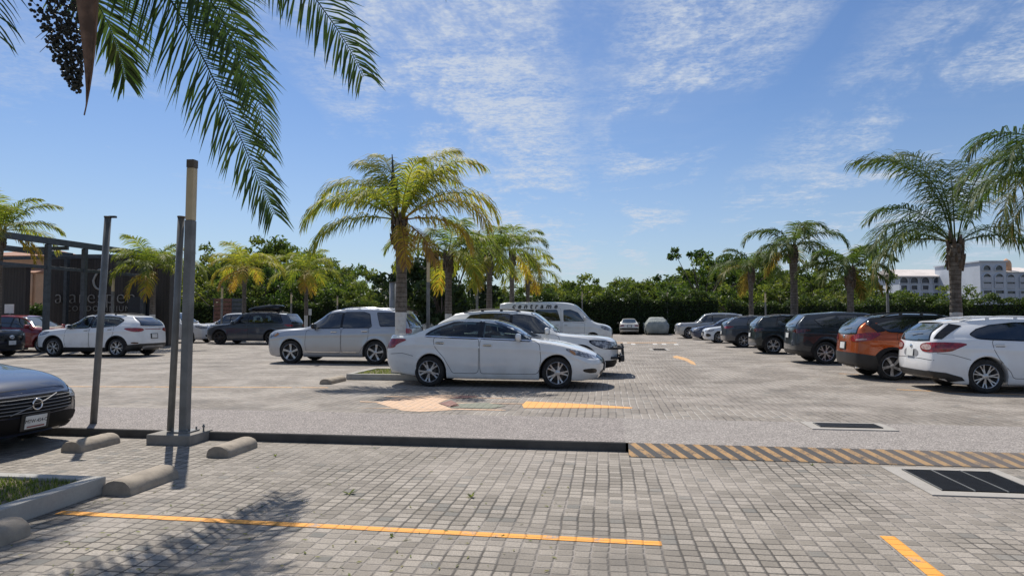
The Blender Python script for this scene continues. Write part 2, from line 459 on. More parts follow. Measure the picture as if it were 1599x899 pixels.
def trunk_mat(name, white_to):
    m = M(name); p = m.pos(); x, y, z = m.xyz(p)
    n = m.noise(p, 9, 5, 0.65); zz = z + n * 0.03
    ring = (zz * 8.5).fract().ss(0.0, 0.25)
    st = m.noise(m.comb(x * 14.0, y * 14.0, z * 1.2), 2.0, 4)
    c = m.mix(n.ss(0.3, 0.7), (0.085, 0.068, 0.055), (0.19, 0.16, 0.135))
    c = m.mix(ring, (0.055, 0.044, 0.036), c)
    c = m.mix(st.ss(0.5, 0.75) * 0.4, c, (0.24, 0.21, 0.18))
    wm = (z + (n - 0.5) * 0.05).lt(white_to)
    wc = m.mix(n.ss(0.45, 0.75) * 0.5, (0.62, 0.60, 0.57), (0.32, 0.28, 0.25))
    m.set(Base_Color=m.mix(wm, c, wc), Roughness=0.9)
    m.bump(ring * 0.6 + n + st * 0.4, 0.7, 0.02)
    return m.m
M_TRUNKW = trunk_mat('palm_trunk_limed', 1.62)
M_TRUNK = trunk_mat('palm_trunk_bare', -5)
M_HUSK = simple('leaf_bases', (0.10, 0.075, 0.055), 0.9, var=0.4, scale=12)
M_SPATHE = simple('spathe', (0.17, 0.10, 0.062), 0.7, var=0.35, scale=9)
M_FRUIT = simple('palm_fruit', (0.018, 0.020, 0.012), 0.45, var=0.5, scale=40)
M_BARK = simple('tree_bark', (0.10, 0.08, 0.065), 0.9, var=0.4)

# ------------------------------------------------------------------ metal, walls
M_STEEL = simple('grey_painted_steel', (0.155, 0.155, 0.15), 0.5, 0.1, var=0.22, scale=5)
M_STEEL2 = simple('pale_grey_steel', (0.22, 0.22, 0.225), 0.5, 0.1, var=0.15)
M_PERG = simple('pergola_steel', (0.058, 0.066, 0.074), 0.5, 0.2, var=0.2)
M_DIFF = simple('lamp_diffuser', (0.50, 0.40, 0.24), 0.5, var=0.12, scale=3)
M_DIFFW = simple('pale_lamp_diffuser', (0.62, 0.58, 0.48), 0.5, var=0.08)
M_CAP = simple('lamp_cap', (0.10, 0.075, 0.05), 0.6)
M_GRATE = simple('cast_iron', (0.012, 0.012, 0.013), 0.55, 0.4, var=0.3)
M_SIGNW = simple('sign_white', (0.72, 0.72, 0.70), 0.5, var=0.06)
M_LETTER = simple('brushed_letters', (0.36, 0.35, 0.33), 0.4, 0.35, var=0.1)
M_BRICK = simple('red_brown_boards', (0.14, 0.065, 0.045), 0.8, var=0.3)
M_NAVY = simple('navy_panel', (0.012, 0.016, 0.024), 0.45)
def slat_mat():
    m = M('dark_slats'); p = m.pos(); x, y, z = m.xyz(p)
    s = (x * 7.0); i = s.floor(); f = s.fract(); r = m.white(m.comb(i, 0.0, 0.0))
    n = m.noise(m.comb(x * 6.0, y, z * 0.4), 3.0, 4)
    c = m.mix(r, (0.034, 0.028, 0.025), (0.060, 0.050, 0.044)); c = m.mix(n.ss(0.4, 0.7) * 0.4, c, (0.075, 0.064, 0.057))
    gap = f.ss(0.0, 0.06) * (f.ss(0.9, 0.97) * -1.0 + 1.0)
    m.set(Base_Color=m.mix(gap, (0.010, 0.010, 0.010), c), Roughness=0.7); m.bump(gap, 0.6, 0.03)
    return m.m
M_SLAT = slat_mat()
M_SALMON = simple('salmon_plaster', (0.55, 0.33, 0.20), 0.9, var=0.08, scale=1.5)
M_TERRA = simple('terracotta_roof', (0.32, 0.16, 0.10), 0.85, var=0.2)
M_HOTEL = simple('white_hotel_plaster', (0.46, 0.50, 0.56), 0.9, var=0.06, scale=0.4)
M_HOTELROOF = simple('pale_roof', (0.62, 0.56, 0.52), 0.85, var=0.08, scale=0.4)
M_DARKWIN = simple('dark_window', (0.05, 0.06, 0.075), 0.15, var=0.4, scale=0.7)
M_BALUST = simple('balcony_rail', (0.40, 0.42, 0.46), 0.7, var=0.1)
# ------------------------------------------------------------------ vehicles
# Local frame: x forward (0 = midway between the axles), y to the vehicle's left, z up, wheels on z = 0.
# t = distance back from the nose, so x = fo + wb/2 - t.
def chaikin(p, n=2):
    for _ in range(n):
        q = []
        for i in range(len(p)):
            a = Vector(p[i]); b = Vector(p[(i + 1) % len(p)])
            q += [a * .75 + b * .25, a * .25 + b * .75]
        p = q
    return p
def round_poly(p, r=.05, n=4):
    p = [Vector(q) for q in p]; out = []
    for i in range(len(p)):
        a, b, c = p[i - 1], p[i], p[(i + 1) % len(p)]
        u = a - b; v = c - b; lu, lv = u.length, v.length
        if lu < 1e-6 or lv < 1e-6: continue
        ang = u.angle(v, math.pi)
        if ang > R_(155): out.append(b); continue
        d = min(r, lu * .45, lv * .45); s0 = b + u / lu * d; s1 = b + v / lv * d
        for k in range(n + 1):
            t = k / n; out.append(s0 * (1 - t) ** 2 + b * 2 * t * (1 - t) + s1 * t ** 2)
    return out
def densify(p, step=0.05):
    q = []
    for i in range(len(p)):
        a = Vector(p[i]); b = Vector(p[(i + 1) % len(p)]); n = max(1, int((b - a).length / step))
        q += [a.lerp(b, k / n) for k in range(n)]
    return q

class Car:
    def __init__(s, **k):
        s.__dict__.update(dict(arch_gap=0.055, flare=0.012, swf=0.20, swr=0.13, tf=0.95, tr=1.5, roofy=0.60, belty=0.945, plan=None,
                               body_mat=None, rail=False, roofcrown=0.03, crease=0.010))
        s.__dict__.update(k)
        s.x0 = s.fo + s.wb / 2
        s.ra = s.wr + s.arch_gap
        s.f_top = pchip(s.top); s.f_belt = pchip(s.belt); s.f_xf = pchip(s.xf); s.f_xr = pchip(s.xr)
        s.f_bot = pchip(s.bot if 'bot' in k else [(0, s.gc + .04), (.35, s.gc), (s.L - .5, s.gc), (s.L, s.gc + .12)])
        s.f_plan = pchip(s.plan or [(0, .83), (.02, .872), (.06, .91), (.18, .953), (.5, .985), (1.0, 1.0), (s.L - 1.1, 1.0), (s.L - .4, .978), (s.L - .16, .955), (s.L - .06, .925), (s.L - .02, .89), (s.L, .845)])
        s.f_side = pchip([(0, .925), (.06, .955), (.2, .985), (.45, 1.0), (.68, .998), (.8, .988), (.92, .968), (1, s.belty)])
        s.arches = (s.fo, s.fo + s.wb)
        s.root = None
    def section(s, t):
        w = s.W / 2 * s.f_plan(t); zb0 = s.f_bot(t); zt = s.f_top(t); hb = s.f_belt(t)
        zbelt = min(hb, zt - .055)
        zl = zb0
        for tw in s.arches:
            if abs(t - tw) <= s.ra + 1e-5: zl = max(zl, s.wr + math.sqrt(max(0, s.ra ** 2 - (t - tw) ** 2)))
        def yz(z):
            y = w * s.f_side((z - zb0) / (zbelt - zb0))
            for tw in s.arches:
                r = math.hypot(t - tw, z - s.wr)
                y += s.flare * math.exp(-((r - s.ra) / .07) ** 2)
            # pressed crease under the shoulder
            q = (z - zb0) / (zbelt - zb0); y += s.crease * 1.7 * math.exp(-((q - .80) / .04) ** 2) - .010 * math.exp(-((q - .17) / .07) ** 2)
            return y
        P = [(0, zl), (.45 * w, zl), (.8 * w, zl), (yz(zl) - .012, zl)]
        for fr in (.0, .05, .12, .2, .3, .4, .5, .58, .66, .73, .78, .82, .88, .94, 1.0):
            z = zl + .012 + (zbelt - zl - .012) * fr; P.append((yz(z), z))
        g = sstep(.06, .40, zt - zbelt)
        yb = P[-1][0]; yr = lerp(yb * .93, min(s.roofy, yb * .93), g) ; zs = zt - lerp(.022, .085, g)
        for fr in (.06, .18, .32, .46, .6, .74, .87, 1.0):
            z = lerp(zbelt, zs, fr); P.append((lerp(yb - .012 * g, yr, fr) + .022 * g * math.sin(math.pi * fr), z))
        for (fy, fz) in ((.965, .42), (.90, .68), (.78, .83), (.55, .94), (.28, .985), (0, 1.0)):
            P.append((yr * fy, zs + (zt - zs) * fz))
        return P
    def xmap(s, t, y, z):
        kf = max(0.0, 1 - t / s.tf) ** 1.6; kr = max(0.0, 1 - (s.L - t) / s.tr) ** 1.5; e = (abs(y) / (s.W / 2)) ** 2.6
        tt = t + (s.f_xf(z) + s.swf * e) * kf - (s.f_xr(z) + s.swr * e) * kr
        return s.x0 - tt
    def stations(s):
        ts = [0, .012, .03, .06, .1, .15, .21, .28]
        t = .36
        while t < s.L - .32: ts.append(t); t += .075
        ts += [s.L - q for q in (.28, .21, .15, .1, .06, .03, .012, 0)]
        for tw in s.arches: ts = [t for t in ts if abs(t - tw) > s.ra + .03]
        for tw in s.arches:
            ts += [tw + s.ra * math.cos(math.pi * k / 22) for k in range(23)] + [tw - s.ra - .003, tw + s.ra + .003]
        return sorted(ts)
    def build_body(s):
        ts = s.stations(); vs = []; fs = []
        n = None
        for t in ts:
            P = s.section(t); n = len(P)
            for (y, z) in P: vs.append((s.xmap(t, y, z), -y, z))        # right side
            for (y, z) in P[1:-1]: vs.append((s.xmap(t, y, z), y, z))   # left side
        m = 2 * n - 2
        def idx(k, i, left): return k * m + (i if (not left or i == 0 or i == n - 1) else n + i - 1)
        for k in range(len(ts) - 1):
            for i in range(n - 1):
                fs.append((idx(k, i, 0), idx(k, i + 1, 0), idx(k + 1, i + 1, 0), idx(k + 1, i, 0)))
                fs.append((idx(k, i, 1), idx(k + 1, i, 1), idx(k + 1, i + 1, 1), idx(k, i + 1, 1)))
        for k, t in ((0, 0.0), (len(ts) - 1, s.L)):
            P = s.section(t); NC = 12; rows = []
            for i in range(3, n):
                y, z = P[i]; row = [idx(k, i, 0)]
                for c in range(1, NC):
                    yy = -y * (1 - 2 * c / NC)
                    if i == n - 1: row.append(idx(k, i, 0)); continue
                    vs.append((s.xmap(t, yy, z), yy, z)); row.append(len(vs) - 1)
                row.append(idx(k, i, 1)); rows.append(row)
            for a, b in zip(rows[:-1], rows[1:]):
                for c in range(NC):
                    q = [a[c], a[c + 1], b[c + 1], b[c]]
                    q = [v for j, v in enumerate(q) if v not in q[:j]]
                    if len(q) > 2: fs.append(tuple(q))
            bel = [idx(k, 3, 0), idx(k, 2, 0), idx(k, 1, 0), idx(k, 0, 0), idx(k, 1, 1), idx(k, 2, 1), idx(k, 3, 1)]
            fs.append(tuple(bel + list(reversed(rows[0][1:-1]))))
        bm = bmesh.new()
        bv = [bm.verts.new(v) for v in vs]
        for f in fs:
            try: bm.faces.new([bv[i] for i in f])
            except ValueError: pass
        bmesh.ops.remove_doubles(bm, verts=bm.verts, dist=.0008)
        bmesh.ops.recalc_face_normals(bm, faces=bm.faces)
        for f in bm.faces: f.smooth = True
        for e in bm.edges:
            if len(e.link_faces) == 2 and e.calc_face_angle(0) > R_(62): e.smooth = False
        s.bvh = BVHTree.FromBMesh(bm)
        s.bm = bm
    def finish_body(s, name='body', holes=()):
        bm = s.bm
        if holes:
            dead = []
            for f in bm.faces:
                for poly in holes:
                    if abs(f.normal.y) > .3 and all(inside(poly, (s.x0 - v.co.x, v.co.z)) for v in f.verts): dead.append(f); break
            bmesh.ops.delete(bm, geom=dead, context='FACES')
        me = bpy.data.meshes.new(name); bm.to_mesh(me); bm.free()
        me.materials.append(s.body_mat)
        o = bpy.data.objects.new(name, me); sc.collection.objects.link(o); o.parent = s.root
        # dark floor pan between the wheels, so no daylight shows through the arches
        mb = MB(); w = s.W / 2 - .27
        z1 = s.wr + s.ra + .01
        mb.box((0, 0, (s.gc + .03 + z1) / 2), (s.wb + 2 * s.ra + .06, 2 * w, z1 - s.gc - .03))
        mb.build('underbody', M_UNDER, s.root)
        return o
    # ---- pieces that lie on the body
    def P(s, t, y, z): return Vector((s.x0 - t, y, z))
    def patch_raw(s, pts, d, off, grid=.07):
        d = Vector(d).normalized(); e1 = d.cross(Vector((0, 0, 1))).normalized() if abs(d.z) < .95 else Vector((0, 1, 0)); e2 = e1.cross(d)
        if abs(d.z) >= .95: e1 = Vector((1, 0, 0)); e2 = Vector((0, 1, 0))
        q = [(p.dot(e1), p.dot(e2)) for p in pts]
        bm = bmesh.new(); f = bm.faces.new([bm.verts.new((a, b, 0)) for a, b in q])
        lo = [min(c[i] for c in q) for i in (0, 1)]; hi = [max(c[i] for c in q) for i in (0, 1)]
        for i in (0, 1):
            k = math.floor(lo[i] / grid) + 1
            while k * grid < hi[i]:
                no = [0, 0, 0]; no[i] = 1; cp = [0, 0, 0]; cp[i] = k * grid
                bmesh.ops.bisect_plane(bm, geom=list(bm.verts) + list(bm.edges) + list(bm.faces), plane_co=cp, plane_no=no, dist=1e-5); k += 1
        dm = sum((p.dot(d) for p in pts)) / len(pts)
        bm.verts.index_update(); vs = []
        for v in bm.verts:
            base = e1 * v.co.x + e2 * v.co.y
            hit = s.bvh.ray_cast(base + d * (dm - 6), d)
            if hit[0] is None or hit[1].dot(d) > -.02 or abs(hit[0].dot(d) - dm) > 1.4:
                h = s.bvh.find_nearest(base + d * dm); loc, nn = h[0], h[1]
            else: loc, nn = hit[0], hit[1]
            if nn.dot(d) > 0: nn = -nn
            vs.append(loc + nn * off)
        fs = []
        for f in bm.faces:
            ix = [v.index for v in f.verts]
            a = f.normal.z; nd = (e1.cross(e2)).dot(d)
            if a * nd > 0: ix = ix[::-1]
            fs.append(ix)
        bm.free(); return vs, fs
    def patch(s, mb, pts, d, off=.005, m=0, both=True, rnd=2, grid=.07):
        pts = [Vector(p) for p in pts]
        if rnd: pts = round_poly(pts, rnd) if rnd < 1 else chaikin(pts, rnd)
        pts = densify(pts, .06)
        vs, fs = s.patch_raw(pts, d, off, grid); mb.add(vs, fs, m, True)
        if both:
            mb.add([Vector((v.x, -v.y, v.z)) for v in vs], [f[::-1] for f in fs], m, True)
    def patch_pair(s, name, mat, pts, d, off=.005, rnd=2, grid=.07, parent=None):
        """one object on each side; d and pts are for the right side (y < 0)"""
        out = []
        pts = [Vector(p) for p in pts]
        if rnd: pts = round_poly(pts, rnd) if rnd < 1 else chaikin(pts, rnd)
        pts = densify(pts, .06); vs, fs = s.patch_raw(pts, d, off, grid)
        for sg in (1, -1):
            mb = MB()
            if sg > 0: mb.add(vs, fs, 0, True)
            else: mb.add([Vector((v.x, -v.y, v.z)) for v in vs], [f[::-1] for f in fs], 0, True)
            out.append(mb.build(name, mat, parent or s.root))
        return out
    def strip(s, mb, line, d, width, off, m=0, closed=False, both=True):
        """thin ribbon along a line of 3D points laid on the body"""
        line = [Vector(p) for p in line]; n = len(line)
        d = Vector(d).normalized(); vs = []; fs = []
        for i, p in enumerate(line):
            a = line[(i - 1) % n if closed else max(i - 1, 0)]; b = line[(i + 1) % n if closed else min(i + 1, n - 1)]
            tdir = (b - a); tdir = (tdir - d * tdir.dot(d)).normalized(); nn = tdir.cross(d)
            for sg in (-1, 1):
                q = p + nn * sg * width / 2; dq = q - d * (q.dot(d) - p.dot(d) + 3)
                hit = s.bvh.ray_cast(dq, d)
                if hit[0] is None: h = s.bvh.find_nearest(q); loc, no = h[0], h[1]
                else: loc, no = hit[0], hit[1]
                if no.dot(d) > 0: no = -no
                vs.append(loc + no * off)
        for i in range(n if closed else n - 1):
            j = (i + 1) % n; fs.append((2 * i, 2 * i + 1, 2 * j + 1, 2 * j))
        mb.add(vs, fs, m, True)
        if both: mb.add([Vector((v.x, -v.y, v.z)) for v in vs], [f[::-1] for f in fs], m, True)
    # ---- side glass from the silhouette
    def win_outline(s, t0, t1, inset_lo=.035, inset_hi=.115, rear_cut=0.0, front_cut=0.0, n=14):
        lo = lambda t: s.f_belt(t) + inset_lo
        hi = lambda t: s.f_top(t) - inset_hi
        ts = [lerp(t0, t1, k / n) for k in range(n + 1)]
        ts = [t for t in ts if hi(t) > lo(t) + .02]
        low = [(t, lo(t)) for t in ts]; up = [(t, hi(t)) for t in ts]
        if rear_cut: up = [(t - rear_cut * sstep(t1 - .9, t1, t), z) for t, z in up]
        if front_cut: up = [(t + front_cut * (1 - sstep(t0, t0 + .5, t)), z) for t, z in up]
        return low + up[::-1]
    def roof_y(s, t):
        P = s.section(t); return P[4 + 15 + 7][0]
def inside(poly, p):
    x, y = p; c = False; n = len(poly)
    for i in range(n):
        (x1, y1), (x2, y2) = poly[i], poly[i - 1]
        if (y1 > y) != (y2 > y) and x < (x2 - x1) * (y - y1) / (y2 - y1) + x1: c = not c
    return c
def shrink(poly, d):
    cx = sum(p[0] for p in poly) / len(poly); cy = sum(p[1] for p in poly) / len(poly)
    out = []
    for i in range(len(poly)):
        a = Vector(poly[i - 1]); b = Vector(poly[(i + 1) % len(poly)]); e = (b - a)
        if e.length < 1e-6: out.append(poly[i]); continue
        nn = Vector((-e.y, e.x)).normalized(); c = Vector((cx, cy)) - Vector(poly[i])
        if nn.dot(c) < 0: nn = -nn
        q = Vector(poly[i]) + nn * d; out.append((q.x, q.y))
    return out

# ---- wheels, shared by size and style
WHEELS = {}
def wheel_meshes(r, style, width=.215):
    key = (round(r, 3), style)
    if key in WHEELS: return WHEELS[key]
    rim = r * (.70 if style != 'steel' else .62)
    mb = MB(); h = width / 2
    # outer side is -y
    mb.lathe_y([(rim - .004, -h + .03), (rim + .004, -h + .008), (rim + .02, -h + .002), (lerp(rim, r, .6), -h - .006), (r - .022, -h + .006), (r - .006, -h + .024), (r, -h + .045),
                (r, h - .045), (r - .006, h - .024), (r - .03, h), (rim, h - .01), (rim - .03, h - .05)], 40)
    tyre = mb.build('tyre', M_TYRE)
    mb = MB()
    mb.lathe_y([(rim - .002, -h + .002), (rim + .003, -h + .004), (rim - .010, -h + .012), (rim - .022, -h + .05), (rim - .03, h - .05)], 40, 0)
    mb.lathe_y([(rim - .02, -h + .085), (.02, -h + .085)], 24, 1)
    mb.lathe_y([(rim * .62, -h + .07), (rim * .62, -h + .082), (.03, -h + .072)], 24, 2)
    hub = {'multi': .055, 'five': .065}.get(style, .06)
    mb.lathe_y([(hub, -h + .045), (hub, -h + .022), (hub * .6, -h + .014), (.001, -h + .013)], 16, 0)
    def spoke(a0, a1, w0, w1, y0=-h + .018, y1=-h + .008, dp=.028):
        ri, ro = hub * .8, rim - .008
        vs = []
        for (rr, a, w, yy) in ((ri, a0, w0, y0), (lerp(ri, ro, .55), lerp(a0, a1, .55), lerp(w0, w1, .5), lerp(y0, y1, .4) + .006), (ro, a1, w1, y1)):
            ca, sa = math.cos(a), math.sin(a)
            for sg in (-1, 1):
                x = rr * ca - sg * w / 2 * sa; z = rr * sa + sg * w / 2 * ca
                vs += [(x, yy, z), (x * .99, yy + dp, z * .99)]
        fs = []
        for k in (0, 4):
            a = k; fs += [(a, a + 2, a + 6, a + 4), (a, a + 4, a + 5, a + 1), (a + 2, a + 3, a + 7, a + 6)]
        mb.add(vs, fs, 0)
    if style == 'five':
        for k in range(5):
            a = 2 * math.pi * k / 5 + math.pi / 2
            spoke(a - .10, a - .20, .030, .034); spoke(a + .10, a + .20, .030, .034)
    elif style == 'multi':
        for k in range(5):
            a = 2 * math.pi * k / 5 + math.pi / 2
            spoke(a - .06, a - .30, .022, .020); spoke(a + .06, a + .30, .022, .020)
    elif style == 'turbine':
        for k in range(5):
            a = 2 * math.pi * k / 5 + math.pi / 2; spoke(a, a + .10, .05, .075)
    elif style == 'y':
        for k in range(6):
            a = 2 * math.pi * k / 6 + math.pi / 2; spoke(a, a + .22, .032, .024); spoke(a, a - .22, .032, .024)
    elif style == 'mesh':
        for k in range(7):
            a = 2 * math.pi * k / 7; spoke(a - .04, a - .16, .022, .022); spoke(a + .04, a + .16, .022, .022)
    elif style == 'dark':
        for k in range(6):
            a = 2 * math.pi * k / 6; spoke(a, a + .05, .05, .055)
    elif style == 'steel':
        mb.lathe_y([(rim - .01, -h + .02), (rim * .8, -h + .012), (rim * .5, -h + .02), (.05, -h + .012)], 32, 0)
    rimo = mb.build('rim', [M_ALLOYDK if style == 'dark' else M_ALLOY, M_HUBDK, M_ALLOYDK], sharp=R_(50))
    res = (tyre.data, rimo.data)
    bpy.data.objects.remove(tyre); bpy.data.objects.remove(rimo)
    WHEELS[key] = res; return res
def add_wheels(c, style, steer=0.0):
    ty, rm = wheel_meshes(c.wr, style)
    for tw, front in ((c.fo, 1), (c.fo + c.wb, 0)):
        for sg in (-1, 1):
            w = empty('wheel', (c.x0 - tw, sg * (c.W / 2 - .125), c.wr)); w.parent = c.root
            w.rotation_euler = (0, random.uniform(0, 6.28), (0 if sg < 0 else math.pi) + (steer if front else 0))
            # spin first, then turn: keep the wheel's own axis level
            w.rotation_mode = 'YXZ'
            a = bpy.data.objects.new('tyre', ty); sc.collection.objects.link(a); a.parent = w
            b = bpy.data.objects.new('rim', rm); sc.collection.objects.link(b); b.parent = w

def text_mb(mb, string, size, origin, ux, uy, m=0, depth=.004, shear=0.0, bold=0.0, align='CENTER', spacing=1.0):
    """solid lettering: ux along the writing, uy up"""
    cu = bpy.data.curves.new('lettering', 'FONT'); cu.body = string; cu.size = size; cu.align_x = align; cu.align_y = 'CENTER'
    cu.extrude = depth / 2; cu.shear = shear; cu.offset = bold; cu.resolution_u = 3; cu.space_character = spacing
    o = bpy.data.objects.new('lettering', cu); sc.collection.objects.link(o)
    bpy.context.view_layer.update()
    me = o.to_mesh(); ux = Vector(ux).normalized(); uy = Vector(uy).normalized(); uz = ux.cross(uy); og = Vector(origin)
    mb.add([og + ux * v.co.x + uy * v.co.y + uz * v.co.z for v in me.vertices], [tuple(p.vertices) for p in me.polygons], m)
    o.to_mesh_clear(); bpy.data.objects.remove(o); bpy.data.curves.remove(cu)

def plate(c, rear, z, text=None, recess=True, y=0.0):
    d = Vector((1, 0, 0)) if rear else Vector((-1, 0, 0))
    hit = c.bvh.ray_cast(Vector((-8 if rear else 8, y, z)), d)
    h2 = c.bvh.ray_cast(Vector((-8 if rear else 8, y, z + .07)), d)
    p = hit[0]; up = (h2[0] - hit[0]).normalized(); n = -d; n = (n - up * n.dot(up)).normalized(); ux = up.cross(n)
    rot = Matrix((ux, n, up)).transposed()
    mb = MB()
    if recess: mb.bbox(p + n * .008, (.40, .016, .20), .006, 1, rot)
    mb.bbox(p + n * .021, (.305, .008, .155), .004, 0, rot)
    o = mb.build('number_plate', [M_PLATE, M_PLASTIC], c.root)
    if text:
        t = MB(); text_mb(t, text, .060, p + n * .0265 + up * .01, ux, up, 0, .002, spacing=.98)
        text_mb(t, 'JALISCO', .020, p + n * .0265 + up * .062, ux, up, 0, .002) if False else None
        t.box(p + n * .0255 - up * .055, (.25, .002, .018), 1, rot)
        t.build('plate_lettering', [M_INK, M_PLRED], o)
    return o
def mirrors(c, t, z, mat, out=.11, size=(.12, .25, .17)):
    for sg in (-1, 1):
        y = c.W / 2 * c.belty
        mb = MB(); bm = bmesh.new(); bmesh.ops.create_uvsphere(bm, u_segments=16, v_segments=10, radius=.5)
        for v in bm.verts:
            q = v.co; k = (abs(q.x) ** 3 + abs(q.y) ** 3 + abs(q.z) ** 3) ** (1 / 3) * 2 / 1.0
            q = q / max(k, 1e-6) ; v.co = Vector((q.x * 1.0 * size[0] * (1.15 if q.x > 0 else .8), q.y * size[1], q.z * size[2]))
        bm.verts.index_update()
        ctr = Vector((c.x0 - t, sg * (y + out), z + .035))
        mb.add([v.co + ctr for v in bm.verts], [[v.index for v in f.verts] for f in bm.faces], 0, True); bm.free()
        mb.tube([(c.x0 - t + .02, sg * (y - .05), z - .04), (c.x0 - t + .01, sg * (y + out * .6), z - .02)], .022, 6, 1)
        mb.bbox((c.x0 - t - size[0] * .42, sg * (y + out), z + .035), (.006, size[1] * .8, size[2] * .72), .002, 2)
        mb.build('wing_mirror', [mat, M_PLASTIC, M_WIND], c.root)
def handle(c, t, z, mat):
    for sg in (-1, 1):
        hit = c.bvh.ray_cast(Vector((c.x0 - t, sg * 3, z)), Vector((0, -sg, 0)))
        if hit[0] is None: continue
        mb = MB(); p = hit[0]; mb.bbox(p + Vector((0, sg * .020, 0)), (.20, .022, .030), .008, 0); mb.bbox(p + Vector((0, sg * .004, -.004)), (.16, .012, .05), .004, 1)
        mb.build('door_handle', [mat, M_SEAM], c.root)
def roof_rails(c, t0, t1, mat, h=.045):
    for sg in (-1, 1):
        pts = []
        for k in range(13):
            t = lerp(t0, t1, k / 12); y = c.roof_y(t) * .90; hit = c.bvh.ray_cast(Vector((c.x0 - t, sg * y, 4)), Vector((0, 0, -1)))
            e = min(1, k / 1.5, (12 - k) / 1.5)
            pts.append(hit[0] + Vector((0, 0, h * e - .004)))
        mb = MB(); mb.tube(pts, .016, 8)
        for k in (4, 8): mb.box((pts[k].x, pts[k].y, pts[k].z - h / 2), (.07, .022, h))
        mb.build('roof_rail', mat, c.root)
def wiper(c, rear=True):
    z = c.f_belt(c.L - .3) + .06 if rear else 0
    mb = MB()
    hit = lambda y, zz: c.bvh.ray_cast(Vector((-8, y, zz)), Vector((1, 0, 0)))[0] + Vector((-.018, 0, 0))
    mb.tube([hit(.02, z), hit(-.16, z + .03), hit(-.36, z + .045)], .009, 5)
    mb.build('rear_wiper', M_PLASTIC, c.root)

